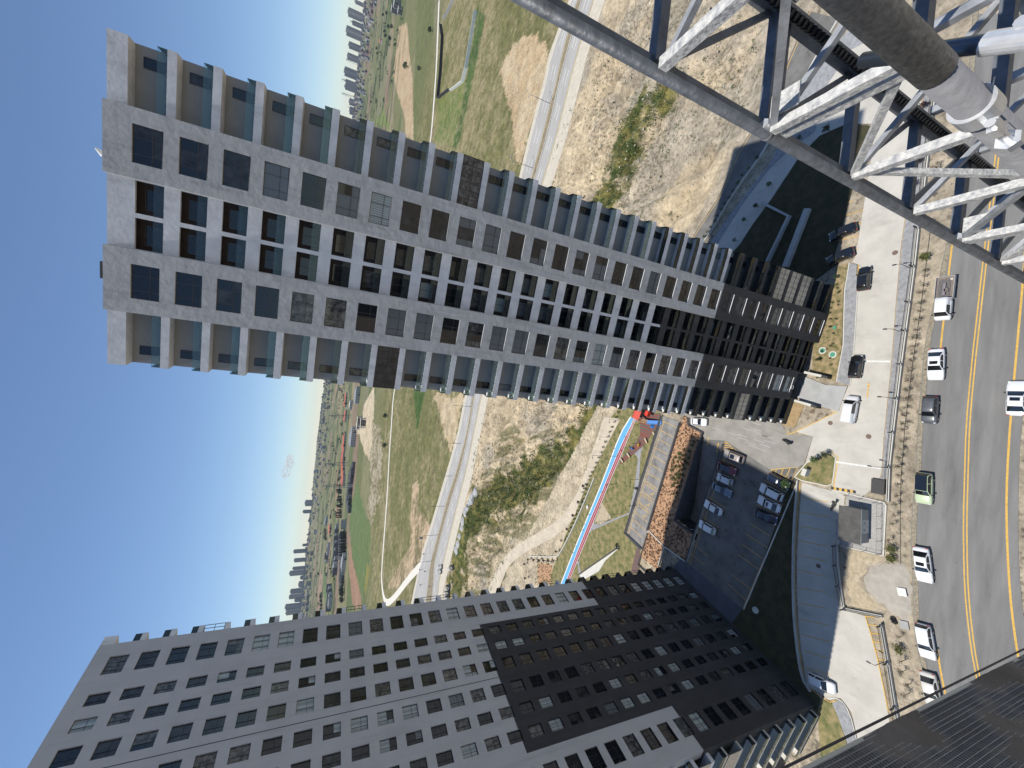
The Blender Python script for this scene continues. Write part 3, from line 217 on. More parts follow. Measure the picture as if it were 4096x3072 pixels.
# gully between the forecourt and the highway
def side(X, Y, p, q): dx, dy = q[0]-p[0], q[1]-p[1]; return ((Y-p[1])*dx-(X-p[0])*dy)/math.hypot(dx, dy)
d1 = np.minimum(segdist(TX, TY, D['dirtroad_l']), segdist(TX, TY, D['asph2_out']))*np.where(side(TX, TY, (-100, 168), (84, 50)) > 0, 1, -1)
d2 = -side(TX, TY, (-150, 262), (155, 135.6))
gul = sst(2, 14, d1)*sst(14, 28, d2)
ridge = 1-np.abs(2*fbm(TX/11+TY/24, TY/30-TX/60, 5, 5)-1)
relief = gul*(-2.0+8.0*(ridge-.76)+2.2*(fbm(TX/30, TY/30, 9, 3)-.5)+.5*(fbm(TX/3, TY/3, 33, 2)-.5))
hills = sst(5200, 8500, R_)*(1-sst(9500, 14500, R_))*(60*(fbm(A_*9+3, R_*0+2, 3, 3)-.35))
relief = relief+hills+sst(600, 1300, R_)*(1-sst(4000, 5000, R_))*5*(fbm(TX/260, TY/260, 21, 3)-.5)
erode_m = inpoly(TX, TY, D['erode']); relief = relief+np.where(erode_m, 5*(1-np.abs(2*fbm(TX/14, TY/40, 77, 3)-1))-2.5, 0)
TZ = prof(R_)+relief-.06
def mixc(a, b, t): return np.asarray(a)[None, None, :]*(1-t[..., None])+np.asarray(b)[None, None, :]*t[..., None]
def setp(C, m, col): C[m] = col[m] if getattr(col, 'ndim', 0) == 3 else col
fine = fbm(TX/2.2, TY/2.2, 41, 3); mid = fbm(TX/14, TY/14, 51, 4); big = fbm(TX/70, TY/70, 61, 3)
spk = sst(.46, .56, fine*.55+mid*.45)
C = mixc((.150, .148, .060), (.255, .215, .115), sst(.40, .66, mid*.45+big*.25+fine*.3))
C = C*(.70+.60*fine[..., None])
# field patchwork further out
ca, sa = math.cos(.35), math.sin(.35); U = (TX*ca+TY*sa)/260+.35*fbm(TX/300, TY/300, 71, 2); V = (-TX*sa+TY*ca)/120+.35*fbm(TX/300, TY/300, 81, 2)
pal = np.array([(.14, .150, .065), (.17, .17, .08), (.25, .215, .13), (.20, .19, .10), (.12, .14, .06), (.23, .165, .115), (.155, .16, .075), (.19, .185, .105)])
pick = pal[(hash2(np.floor(U).astype(np.int64), np.floor(V).astype(np.int64), 5)*7.99).astype(int)]
pf = sst(560, 700, R_)[..., None]; C = C*(1-pf)+pick*(.86+.28*mid[..., None])*pf
# sandy gully and banks
sand = mixc((.46, .37, .245), (.36, .31, .235), sst(.45, .62, big*.4+mid*.6))*(.66+.68*fine[..., None])*(.75+.35*ridge[..., None])
vegw = sst(.50, .62, fbm(TX/5, TY/5, 91, 5)*.62+.36*np.exp(-(segdist(TX, TY, D['veg'])/11)**2)+.09*sst(-15, -60, TX))
veg = mixc((.055, .075, .022), (.20, .175, .06), sst(.35, .65, fine))
gz = np.clip(sst(-4, 2, d2), 0, 1)
G = sand*(1-vegw[..., None])+veg*vegw[..., None]
str_ = sst(.52, .6, fbm(TX/2.5+TY/9, TY/14, 101, 3)); lf = sst(-12, -22, TX)*sst(16, 30, d2)
G = G*(1-.75*(lf*str_)[..., None])+mixc((.09, .10, .04), (.15, .135, .06), fine)*(.75*(lf*str_))[..., None]
C = C*(1-gz[..., None])+G*gz[..., None]
nearz = sst(5, -3, d1); C = C*(1-nearz[..., None])+(mixc((.37, .315, .235), (.46, .385, .27), sst(72, 90, TY))*(.7+.6*fine[..., None]))*nearz[..., None]
for k, c1, c2 in (('f_tan1', (.40, .285, .165), (.46, .36, .23)), ('f_tan2', (.44, .325, .19), (.50, .40, .26)), ('f_tan3', (.44, .34, .20), (.52, .42, .28)), ('f_green1', (.055, .10, .03), (.09, .13, .04)),
                  ('f_green2', (.13, .17, .05), (.20, .20, .075)), ('f_lime', (.16, .20, .06), (.19, .22, .08)), ('f_green3', (.105, .155, .055), (.135, .17, .07)), ('f_brown1', (.285, .17, .11), (.32, .20, .13)),
                  ('f_dgreen', (.05, .095, .025), (.075, .115, .035)), ('f_olive', (.19, .17, .05), (.24, .22, .07)), ('f_brown2', (.28, .19, .13), (.30, .21, .15)), ('f_green4', (.12, .175, .07), (.15, .19, .085)),
                  ('f_brown3', (.26, .17, .10), (.3, .2, .13)), ('f_brown4', (.30, .19, .12), (.34, .23, .15)), ('f_brown5', (.26, .19, .12), (.30, .23, .15)), ('pad', (.46, .37, .24), (.56, .47, .33)),
                  ('erode', (.17, .15, .075), (.42, .36, .26)), ('erode2', (.20, .17, .09), (.50, .37, .24))):
    mk = inpoly(TX+2*(mid-.5)*6, TY+2*(fine-.5)*3, D[k]); setp(C, mk, mixc(c1, c2, sst(.35, .65, fine*.5+mid*.5)))
tuft = (R_ > 120) & (R_ < 560) & (d2 < -25) & ~inpoly(TX, TY, D['f_tan1']) & ~inpoly(TX, TY, D['f_tan2'])
wv = sst(.5, .57, fbm(TX/3.5, TY/3.5, 121, 3))*tuft*sst(.4, .6, big); C = C*(1-.35*wv[..., None])+np.asarray((.36, .30, .185))*.35*wv[..., None]
TREEZ = sst(.60, .66, fbm(TX/55, TY/45, 131, 4))*sst(900, 1500, R_); C = C*(1-TREEZ[..., None])+np.asarray((.045, .06, .03))*TREEZ[..., None]
nr, na = TX.shape
me = bpy.data.meshes.new('terrain'); nv = nr*na+1
co = np.zeros((nv, 3), np.float32); co[:-1, 0] = TX.ravel(); co[:-1, 1] = TY.ravel(); co[:-1, 2] = TZ.ravel(); co[-1] = (0, 0, -.06)
i, j = np.meshgrid(np.arange(nr-1), np.arange(na), indexing='ij'); j2 = (j+1) % na
quads = np.stack([i*na+j, i*na+j2, (i+1)*na+j2, (i+1)*na+j], -1).reshape(-1, 4)
RAMP = [(-6.9, 65.2), (-28.6, 70.4), (-29.9, 64.9), (-8.0, 60.0)]     # the sunken garage ramp: no ground there
cx = co[quads, 0].mean(1); cy = co[quads, 1].mean(1); grow = [(-5.6, 65.9), (-29.4, 71.6), (-31.2, 64.3), (-6.6, 58.9)]
quads = quads[~inpoly(cx, cy, grow)][:, ::-1]
tri = np.array([[nv-1, (k+1) % na, k] for k in range(na)])
nl = len(quads)*4+len(tri)*3; me.vertices.add(nv); me.vertices.foreach_set('co', co.ravel()); me.loops.add(nl)
me.loops.foreach_set('vertex_index', np.concatenate([quads.ravel(), tri.ravel()]).astype(np.int32)); me.polygons.add(len(quads)+len(tri))
me.polygons.foreach_set('loop_start', np.concatenate([np.arange(len(quads))*4, len(quads)*4+np.arange(len(tri))*3]).astype(np.int32))
me.polygons.foreach_set('use_smooth', np.ones(len(quads)+len(tri), bool)); me.update(calc_edges=True)
ca_ = me.color_attributes.new('soil', 'FLOAT_COLOR', 'POINT'); cc = np.ones((nv, 4), np.float32); cc[:-1, :3] = np.clip(C, 0, 1).reshape(-1, 3); cc[-1, :3] = (.3, .25, .18); ca_.data.foreach_set('color', cc.ravel())
tm = bpy.data.materials.new('terrain_soil'); tm.use_nodes = True; n = tm.node_tree.nodes; l = tm.node_tree.links; b = n['Principled BSDF']; b.inputs['Roughness'].default_value = .97; b.inputs['Specular IOR Level'].default_value = .1
at_ = n.new('ShaderNodeAttribute'); at_.attribute_name = 'soil'; ge = n.new('ShaderNodeNewGeometry')
t1 = n.new('ShaderNodeTexNoise'); t1.inputs['Scale'].default_value = .9; t1.inputs['Detail'].default_value = 6; t1.inputs['Roughness'].default_value = .7; l.new(ge.outputs['Position'], t1.inputs['Vector'])
mr = n.new('ShaderNodeMapRange'); mr.inputs['From Min'].default_value = .3; mr.inputs['From Max'].default_value = .7; mr.inputs['To Min'].default_value = .62; mr.inputs['To Max'].default_value = 1.32; l.new(t1.outputs[0], mr.inputs['Value'])
t3 = n.new('ShaderNodeTexNoise'); t3.inputs['Scale'].default_value = .16; t3.inputs['Detail'].default_value = 5; t3.inputs['Roughness'].default_value = .7; l.new(ge.outputs['Position'], t3.inputs['Vector'])
mr3 = n.new('ShaderNodeMapRange'); mr3.inputs['From Min'].default_value = .3; mr3.inputs['From Max'].default_value = .7; mr3.inputs['To Min'].default_value = .7; mr3.inputs['To Max'].default_value = 1.25; l.new(t3.outputs[0], mr3.inputs['Value'])
mm3 = n.new('ShaderNodeMath'); mm3.operation = 'MULTIPLY'; l.new(mr.outputs[0], mm3.inputs[0]); l.new(mr3.outputs[0], mm3.inputs[1])
t5 = n.new('ShaderNodeTexNoise'); t5.inputs['Scale'].default_value = 1.1; t5.inputs['Detail'].default_value = 3; t5.inputs['Roughness'].default_value = .6; l.new(ge.outputs['Position'], t5.inputs['Vector'])
t6 = n.new('ShaderNodeTexNoise'); t6.inputs['Scale'].default_value = .045; t6.inputs['Detail'].default_value = 2; l.new(ge.outputs['Position'], t6.inputs['Vector'])
ad = n.new('ShaderNodeMath'); ad.operation = 'MULTIPLY_ADD'; ad.inputs[1].default_value = .45; l.new(t6.outputs[0], ad.inputs[0]); l.new(t5.outputs[0], ad.inputs[2])
mr5 = n.new('ShaderNodeMapRange'); mr5.inputs['From Min'].default_value = .80; mr5.inputs['From Max'].default_value = .85; mr5.inputs['To Min'].default_value = 1; mr5.inputs['To Max'].default_value = .60; l.new(ad.outputs[0], mr5.inputs['Value'])
mm5 = n.new('ShaderNodeMath'); mm5.operation = 'MULTIPLY'; l.new(mm3.outputs[0], mm5.inputs[0]); l.new(mr5.outputs[0], mm5.inputs[1])
mx = n.new('ShaderNodeVectorMath'); mx.operation = 'SCALE'; l.new(at_.outputs['Color'], mx.inputs[0]); l.new(mm5.outputs[0], mx.inputs['Scale']); l.new(mx.outputs[0], b.inputs['Base Color'])
bp = n.new('ShaderNodeBump'); bp.inputs['Distance'].default_value = .45; bp.inputs['Strength'].default_value = .8; l.new(t1.outputs[0], bp.inputs['Height']); l.new(bp.outputs[0], b.inputs['Normal'])
me.materials.append(tm); place('terrain', me, kind='structure')
def ground(x, y):
    k = np.searchsorted(rad, math.hypot(x, y)); k = min(max(int(k), 1), nr-1); a = math.degrees(math.atan2(x, y)); jx = int(np.argmin(np.abs(az-a))); return float(TZ[k, jx])

# ---------------------------------------------------------------- sheets, strips, kerbs
def sheet(name, poly, z, m, th=.12, parent=None, **kw):
    return MB().prism(poly, z-th, z).build(name, m, parent, **(kw if parent or kw else dict(kind='structure')))
def resample(line, step):
    out = [line[0]]; 
    for (x1, y1), (x2, y2) in zip(line, line[1:]):
        n_ = max(1, int(math.hypot(x2-x1, y2-y1)/step))
        out += [(x1+(x2-x1)*k/n_, y1+(y2-y1)*k/n_) for k in range(1, n_+1)]
    return out
def smooth(line, it=2):
    for _ in range(it):
        o = [line[0]]
        for a, b in zip(line, line[1:]): o += [(a[0]*.75+b[0]*.25, a[1]*.75+b[1]*.25), (a[0]*.25+b[0]*.75, a[1]*.25+b[1]*.75)]
        line = o+[line[-1]]
    return line
def offset(line, d):
    o = []
    for k in range(len(line)):
        a = line[max(k-1, 0)]; b = line[min(k+1, len(line)-1)]; dx, dy = b[0]-a[0], b[1]-a[1]; L = math.hypot(dx, dy) or 1; o.append((line[k][0]-dy/L*d, line[k][1]+dx/L*d))
    return o
def ribbon(mb, line, wd, z, m=0, dash=None):
    line = resample(line, .5 if dash else 2); acc = 0
    l_, r_ = offset(line, wd/2), offset(line, -wd/2)
    for k in range(len(line)-1):
        acc += math.hypot(line[k+1][0]-line[k][0], line[k+1][1]-line[k][1])
        if dash and acc % (dash[0]+dash[1]) > dash[0]: continue
        mb.face([(*r_[k], z), (*r_[k+1], z), (*l_[k+1], z), (*l_[k], z)], m)
    return mb
def strip(name, a, b, z, m, th=.1, parent=None, **kw):
    return sheet(name, list(a)+list(b)[::-1], z, m, th, parent, **kw)
def kerb(name, line, z0, z1, wd, m, parent=None, **kw):
    l_, r_ = offset(line, wd/2), offset(line, -wd/2); mb = MB()
    for k in range(len(line)-1): mb.prism([r_[k], r_[k+1], l_[k+1], l_[k]], z0, z1)
    return mb.build(name, m, parent, **(kw or (dict(kind='structure') if not parent else {})))

# front road
far, near_ = smooth(D['road_far'], 1), smooth(D['road_near'], 1)
road = strip('road', far, near_, 0, asphalt)
ribbon(MB(), smooth(D['road_nearline'], 1), .20, .006).build('edge_line', yellow, road)
ribbon(MB(), smooth(D['road_farline'], 1), .20, .006).build('edge_line', yellow, road)
ribbon(MB(), smooth(D['road_farline2'], 1), .20, .006).build('edge_line', yellow, road)
for dd in (-.16, .16): ribbon(MB(), offset(smooth(D['road_mid'], 1), dd), .14, .006).build('centre_line', yellow, road)
kerb('rubble_edge', resample(offset(far, .35), 1.5), -.05, .06, .5, mat('rubble', (.26, .225, .165), .95, .35, 3, bump=.08, bscale=6))
# concrete drive in front of the right tower, round the garden and down to the left
dr = D['drive_r']; out2 = D['conc2_out']
drive = sheet('drive', [(55.0, 32.1), (49.4, 32.5)]+dr[2:]+[(-12.2, 34.6), (-12.5, 38.8), (-6.7, 38.7), (-6.0, 39.6), (-6.6, 40.9), (-9, 43.4), (-3.6, 42.6), (-3.2, 45.6), (1.4, 39.2), (5.8, 38.0)]+D['drive_l'][::-1]+[(27.3, 39.4), (28.4, 39.0), (37.0, 38.6), (46.5, 38.2), (51.0, 38.6), (53.2, 42.6), (53.3, 47.0), (51.0, 50.3)]+D['conc2_in'][4:]+out2[::-1][:7]+[(66.0, 46.0), (67.8, 41.5), (66.5, 37.0), (62.0, 33.2)], .02, concrete)
low_l = smooth(D['drive_low_l'][:7], 1)+[(-46.3, 39.3), (-46.4, 36.0), (-44.9, 34.5), (-46.0, 32.9), (-50, 31.6), (-56, 29)]; low_r = D['drive_low_r']+[(-50, 26.9), (-55, 25.5)]
drive2 = strip('lower_drive', low_l, low_r, .016, concrete)
for kk, ln in enumerate(D['stall_low']): ribbon(MB(), ln, .11, .022).build('stall_line', yellow, drive2)
ribbon(MB(), offset(low_l, -.35), .13, .022).build('edge_line', yellow, drive2)
hl = D['hatch_low']; hb = MB(); ribbon(hb, hl+[(-42.5, 28.6)], .13, .022)
for kk in range(6):
    t = kk/5.; px, py = (hl[0][0]+(hl[-1][0]-hl[0][0])*t, hl[0][1]+(hl[-1][1]-hl[0][1])*t); ribbon(hb, [(px, py), (px+.5, py-1.15)], .12, .0225)
hb.build('hatching', yellow, drive2)
ribbon(MB(), offset(dr, .12), .14, .027).build('edge_line', yellow, drive); ribbon(MB(), offset(D['drive_l'], -.15), .14, .027).build('edge_line', yellow, drive)
ribbon(MB(), offset(out2[2:], -.4), .12, .027).build('edge_line', yellow, drive); ribbon(MB(), [(-3.9, 47.2), (-3.6, 46.2), (1.2, 39.3)], .14, .029).build('edge_line', yellow, drive)
ribbon(MB(), [(-9, 43.3), (-6.5, 40.9), (-5.8, 39.5), (-6.5, 38.4), (-11.8, 38.6)], .16, .027).build('edge_line', yellow, drive)
for ln in D['stall_r2']: ribbon(MB(), ln, .11, .026).build('stall_line', yellow, drive)
ribbon(MB(), offset(D['garden_edge'], -.1), .12, .026).build('edge_line', yellow, drive)
for nm in ('drain1', 'drain2'):
    a, b = D[nm]; mb = MB()
    for k in range(24):
        if k % 2 == 0 or 1:
            p = [(a[0]+(b[0]-a[0])*t, a[1]+(b[1]-a[1])*t) for t in (k/24., (k+.82)/24.)]; ribbon(mb, p, .26, .030)
    mb.build('drain_grate', white_paint, drive)
a3 = D['arrow3']
def arrow(a, b, m, par, z):
    mb = MB(); d = Vector((b[0]-a[0], b[1]-a[1])); L = d.length; d /= L; s_ = Vector((-d.y, d.x)); a = Vector(a)
    P = lambda t, o: (*(a+d*t+s_*o), z)
    mb.face([P(0, -.10), P(L*.68, -.06), P(L*.68, .06), P(0, .10)]); mb.face([P(L*.66, -.20), P(L, 0), P(L*.66, .20)]); mb.build('arrow_marking', m, par)
arrow(a3[1], a3[0], yellow, drive, .027)
bev = MB()
for k in range(9):
    a, b = D['speed']; p = [(a[0]+(b[0]-a[0])*t, a[1]+(b[1]-a[1])*t) for t in (k/9., (k+1)/9.)]; o_ = offset(p, .22); q_ = offset(p, -.22)
    MB().prism([q_[0], q_[1], o_[1], o_[0]], .02, .075).build('speed_bump_block', yellow if k % 2 else rail_black, drive)
# paved strips and lawns along the right tower
sheet('pavement', D['pave1'], .14, pavers, .3); kerb('kerb', [D['pave1'][k] for k in (5, 6, 7, 0)], -.1, .16, .14, concrete_pale); kerb('kerb', offset(D['drive_l'], .1), -.1, .15, .14, concrete_pale)
sheet('entrance_ramp', D['pave1b'], .14, concrete_grey, .3)
pr = D['paver_r']; strip('pavement', [(54.0, 30.9), (49.0, 30.9)]+pr[2-2:], [(55.0, 32.0), (49.4, 32.3)]+[(x, y-.12) for x, y in dr[2:]], .12, pavers, .3)
lf = D['lawnfront']; sheet('lawn', lf[:-4]+[(14.0, 44.2), (20.0, 42.8), (24.5, 41.6)]+lf[-1:], .10, lawn_dry, .3); sheet('lawn', D['lawn2'], .10, mat('dry_soil_lawn', (.27, .19, .095), .95, 0, 1.4, col2=(.40, .28, .15), bump=.04, bscale=6, detail=8), .3)
# entrance yard, island, parking lot
yard = sheet('yard', D['entr_asph'], .012, mat('asphalt_yard', (.27, .255, .225), .92, .16, .4, detail=8, bump=.004, bscale=50))
sheet('yard_edge', [(-5.2, 69.9), (-3.4, 71.5), (3.2, 71.6), (-1.4, 48.6), (-3.9, 47.2), (-2.5, 54.4), (-4.7, 64.5)], .009, MATS['asphalt_yard'])
for ln in D['dash_w']:
    (x1, y1), (x2, y2) = ln; mx_, my_ = (x1+x2)/2, (y1+y2)/2; ribbon(MB(), [(mx_-.1, my_-1.1), (mx_+.2, my_+1.1)], .10, .018).build('faded_marking', faded_white, yard)
lot = sheet('parking_lot', [(-7.2, 59.7), (-11.4, 49.4), (-9.8, 44.7), (-12.4, 45.3), (-13.2, 44.4), (-40.2, 51.6), (-37.2, 65.6)], .008, asphalt_lot)
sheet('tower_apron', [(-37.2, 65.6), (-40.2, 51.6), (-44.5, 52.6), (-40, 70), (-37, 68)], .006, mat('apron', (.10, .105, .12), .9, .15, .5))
for ln in D['stall_l']+D['stall_r']: ribbon(MB(), ln, .10, .014).build('stall_line', yellow, lot)
ribbon(MB(), [(-8.9, 59.0), (-37.3, 65.3)], .11, .014).build('edge_line', yellow, lot); ribbon(MB(), [(-13.6, 44.9), (-40.0, 51.9)], .11, .014).build('edge_line', yellow, lot)
for tri_ in (D['hatch_tri1'], D['hatch_tri2']):
    mb = MB(); ribbon(mb, tri_+tri_[:1], .12, .019)
    for t in (.25, .5, .75):
        a = [tri_[0][k]+(tri_[1][k]-tri_[0][k])*t for k in (0, 1)]; b = [tri_[0][k]+(tri_[2][k]-tri_[0][k])*t for k in (0, 1)]; ribbon(mb, [a, b], .12, .0195)
    mb.build('hatching', yellow, lot)
isl = sheet('island', D['island'], .13, lawn_green, .3); kerb('kerb', D['island']+D['island'][:1], 0, .15, .16, concrete_pale, isl)
kerb('kerb', [(-13.0, 44.5), (-40.1, 51.7)], 0, .13, .22, concrete_pale)
hl_ = D['hedgelow']; sheet('garden_bank', hl_[:4]+[(-52.6, 50.7), (-49.3, 37.6), (-47.2, 37.2), (-46.4, 39.4), (-44.9, 40.3)]+hl_[5:], .10, lawn_shaded, .4)
kerb('garden_wall', smooth([(-12.1, 44.2), (-21.4, 44.0), (-33.3, 42.9), (-40.0, 41.7), (-45.6, 40.2), (-46.9, 38.6)], 1), -.1, .55, .22, wall_conc, label='long low concrete wall between left drive and dark garden bank', cat='wall')
sheet('lawn', [(-49.2, 37.4), (-47.2, 37.0), (-46.6, 35.5), (-47.9, 34.6), (-50.5, 33.3), (-56, 31.5), (-58, 36)], .10, lawn_green, .3)
sheet('pavement', [(-46.6, 35.5), (-45.2, 34.6), (-46.2, 33.2), (-50, 31.9), (-56, 29.6), (-56, 31.3), (-50.5, 33.2), (-47.9, 34.6)], .12, pavers, .3)
kerb('kerb', smooth([(-46.5, 36.6), (-45.0, 34.6), (-46.1, 33.1), (-50, 31.75), (-56, 29.3)], 1), 0, .14, .14, concrete_pale)
# soil strip, sand spill, gravel pad
def mound(name, poly, h, m, step=.22, seed=3):
    xs = np.arange(min(p[0] for p in poly)-1, max(p[0] for p in poly)+1, step); ys = np.arange(min(p[1] for p in poly)-1, max(p[1] for p in poly)+1, step); X, Y = np.meshgrid(xs, ys)
    d = segdist(X, Y, list(poly)+[poly[0]])*np.where(inpoly(X, Y, poly), 1, -1)+1.6*(fbm(X/1.4, Y/1.4, seed, 4)-.5); Zm = -.12+h*sst(-.35, 1.6, d)+sst(0, .8, d)*(.16*(fbm(X/.9, Y/.9, seed+5, 4)-.5)+.18*(1-np.abs(2*fbm(X/2.2, Y/2.2, seed+8, 3)-1)-.6))
    mb = MB(); mb.v = [tuple(map(float, q)) for q in zip(X.ravel(), Y.ravel(), Zm.ravel())]; nx = len(xs)
    for a in range(len(ys)-1):
        for c in range(nx-1):
            if d[a:a+2, c:c+2].max() > -.3: k = a*nx+c; mb.f.append((k, k+1, k+1+nx, k+nx)); mb.m.append(0)
    return mb.build(name, m, smooth=True, kind='structure')
mound('sand_spill', smooth(D['sand']+D['sand'][:1], 1)[:-1], .32, sand_grey); mound('dry_bank', D['sand2'], .24, sand_yel, seed=31)
gv = sheet('gravel_pad', D['gravel'], .09, gravel, .3); kerb('kerb', D['gravel'][:2]+D['gravel'][2:4]+D['gravel'][4:5], .0, .18, .18, concrete_pale, gv)
# upper parking deck and planting beds
deck = sheet('parking_deck', D['deck'], .02, asphalt_deck)
for ln in D['stall_deck']: ribbon(MB(), ln, .11, .026).build('stall_line', yellow, deck)
ribbon(MB(), [(-5.2, 77.55), (-37.9, 86.05)], .12, .026).build('edge_line', yellow, deck)
for q in D['hatch_deck']:
    mb = MB(); ribbon(mb, list(q)+[q[0]], .10, .026)
    for t in (.2, .4, .6, .8):
        a = [q[0][k]+(q[1][k]-q[0][k])*(t-.08) for k in (0, 1)]; b = [q[3][k]+(q[2][k]-q[3][k])*(t+.08) for k in (0, 1)]; ribbon(mb, [a, b], .10, .0265)
    mb.build('hatching', yellow, deck)
for x, y in D['disabled']:
    mb = MB(); ribbon(mb, [(x+.35*math.cos(t*.5)-.1, y+.35*math.sin(t*.5)) for t in range(-3, 8)], .09, .027); ribbon(mb, [(x-.2, y+.7), (x-.15, y), (x+.35, y-.05), (x+.5, y-.5)], .10, .0275); mb.face([(x-.35, y+.75, .027), (x-.1, y+.75, .027), (x-.1, y+1, .027), (x-.35, y+1, .027)])
    mb.build('wheelchair_symbol', yellow, deck)
dk = D['deck']
def wall(name, line, z0, z1, wd, m, label, cap=None):
    o = kerb(name, line, z0, z1, wd, m, label=label, cat='wall')
    if cap: kerb('coping', line, z1+.002, z1+.06, wd+.06, cap, o)
    return o
wall('parapet_wall', [(-4.05, 78.3), (-38.2, 87.0), (-39.9, 80.4)], -.2, .75, .3, wall_conc, 'dark capped parapet around far side of upper parking deck', black_stone)
bed = sheet('planting_bed', D['bed'][:4]+[(-28.4, 70.6), (-29.7, 65.2), (-36.8, 66.3), (-36.0, 72.9), (-34.2, 78.5)], .30, soil_red, .5)
bed2 = sheet('planting_bed', D['bed2'], .30, soil_red, .5)
wall('retaining_wall', [(-5.0, 72.2), (-34.3, 79.0)], -.2, .62, .28, wall_conc, 'dark capped wall between upper deck and orange planting bed', black_stone)
wall('retaining_wall', [(-3.7, 69.9), (-5.35, 69.6), (-6.5, 65.45)], -.2, .6, .25, wall_conc, 'short dark kerb wall at right end of the orange bed', black_stone)
wall('ramp_wall', [(-6.5, 65.4), (-28.6, 70.5)], -5, .62, .25, mat('ramp_shaded', (.09, .088, .088), .85, .2, .8), 'tall dark wall holding the orange bed above the garage ramp', black_stone)  # wall concrete painted darker to stand for the shade on this face
wall('portal_wall', [(-28.7, 70.55), (-29.8, 65.1)], -5, .62, .3, mat('portal_dark', (.03, .03, .036), .7, .1, 2), 'dark wall over the garage portal at the ramp foot', black_stone)
wall('ramp_parapet', [(-8.1, 59.9), (-29.8, 64.75)], -5, .5, .22, wall_conc, 'dark capped parapet between garage ramp and parking lot', black_stone)
wall('bed_parapet', [(-29.9, 64.8), (-36.9, 66.2)], -.2, .5, .22, wall_conc, 'dark wall between parking lot and shaded planting bed', black_stone)
wall('bed_divider', [(-34.2, 78.4), (-36.1, 72.9), (-36.9, 66.3)], -.1, .55, .22, concrete_pale, 'pale concrete divider wall crossing the orange bed')
wall('bed_divider', [(-36.2, 72.9), (-41.6, 74.2)], -.1, .5, .22, concrete_pale, 'pale concrete divider running off left from the bed')
wall('bed_edge', [(-35, 78.7), (-44.3, 80.9), (-45.6, 75.5)], -.1, .5, .22, wall_conc, 'dark capped edging round the small left bed', black_stone)
rm = MB(); RZ = lambda t: .0-4.4*min(1, max(0, (t-.08)/.8))
ts = [k/16 for k in range(17)]
for k in range(16):
    P = lambda t, s_: (-7.0+(-28.5+7.0)*t+(-1.2)*(s_), 65.0+(70.2-65.0)*t-5.0*s_, RZ(t))
    rm.face([P(ts[k], 1), P(ts[k], 0), P(ts[k+1], 0), P(ts[k+1], 1)][::-1])
sheet('ramp_landing', [(-5.4, 66.3), (-7.15, 65.15), (-8.35, 59.95), (-6.0, 58.4)], .007, asphalt_lot)
ramp = rm.build('garage_ramp', asphalt_lot, kind='structure')
for nm in ('arrow1', 'arrow2'): arrow(D[nm][0] if nm == 'arrow1' else D[nm][1], D[nm][1] if nm == 'arrow1' else D[nm][0], yellow, yard, .030)
MB().box(-.55, .55, -.05, .02, -.12, .12).build('portal_sign', white_paint, None, (-29.0, 68.1, .1), R(101), label='white strip sign over the dark garage portal', cat='sign')
for q, (x, y) in enumerate(((-28.75, 69.9), (-29.5, 65.9))): MB().tube((0, -.03, 0), (0, .03, 0), .42, 18).build('round_sign', mat('sign_grey', (.45, .45, .47), .6, 0), None, (x+.25, y, -.15), R(101), label=('round pale sign at upper end of garage portal' if q == 0 else 'round ringed sign at lower end of garage portal'), cat='sign')
# park with running track
lawnp = sheet('park_lawn', [(-3, 80), (-3, 95), (-7, 99), (-70, 124), (-74, 116), (-62, 98), (-50, 80), (-40.2, 81), (-38.4, 87.4), (-4, 78.7)], -.02, lawn_green)
strip('running_track', smooth(D['track_l'], 1), smooth(D['track_m'], 1), .03, track_blue, .05); strip('running_track', smooth(D['track_m'], 1), smooth(D['track_r'], 1), .034, track_red, .05)
tl, tmm, tr = (smooth(D[k], 1) for k in ('track_l', 'track_m', 'track_r')); mm = MB(); ribbon(mm, tl, .38, .042); ribbon(mm, tmm, .16, .042); ribbon(mm, tr, .14, .042)
ribbon(mm, [((a[0]+b[0])/2, (a[1]+b[1])/2) for a, b in zip(D['track_m'], D['track_r'])], .09, .0425); mm.build('lane_lines', white_paint, lawnp)
play = sheet('playground_surface', D['play'], .03, None or mat('rubber_tiles', (.095, .105, .085), .9, .1, 2), .05)
pl = D['play']; pcx = [p[0] for p in pl]; mb = MB()
for k in range(26):
    x0 = min(pcx)+k*(max(pcx)-min(pcx))/26.; seg = [y for y in np.arange(70, 100, .15) if inpoly(np.array([x0]), np.array([y]), pl)[0]]
    if len(seg) > 3: ribbon(mb, [(x0, seg[0]), (x0+.35*math.sin(k), seg[-1])], .42, .036)
mb.build('red_tile_rows', mat('rubber_red', (.20, .065, .05), .9, .1, 2), play)
sheet('path', D['path1'], .02, pavers, .05); sheet('path', D['path2'], .02, pavers, .05); sheet('terrace', D['concpad'], .16, concrete_pale, .3); sheet('path', D['redpath'], .02, mat('rubber_mix', (.14, .09, .08), .9, .25, 3), .05)
sheet('dry_patch', D['tanpatch'], .012, sand_yel, .02); wall('park_wall', D['wallpark'], -.1, .7, .3, concrete_pale, 'pale wall with dark cap beside the park terrace', black_stone)
kerb('park_edging', smooth(D['parkwall'], 1), -.1, .5, .3, concrete_pale, label='pale boundary wall between park hedge and dirt track', cat='wall')
strip('dirt_track', smooth(D['dirtroad_l'], 2), smooth(D['dirtroad_r'], 2), .008, mat('dirt_track', (.50, .43, .325), .95, .16, .5, bump=.05, bscale=1.2, streak=(1, .5, 1)), .4)
mound('planting_soil', [(-67.08, 133.12), (-62.49, 122.22), (-69.82, 121.27), (-74.87, 131.37)], .16, soil_red, .35, 77)
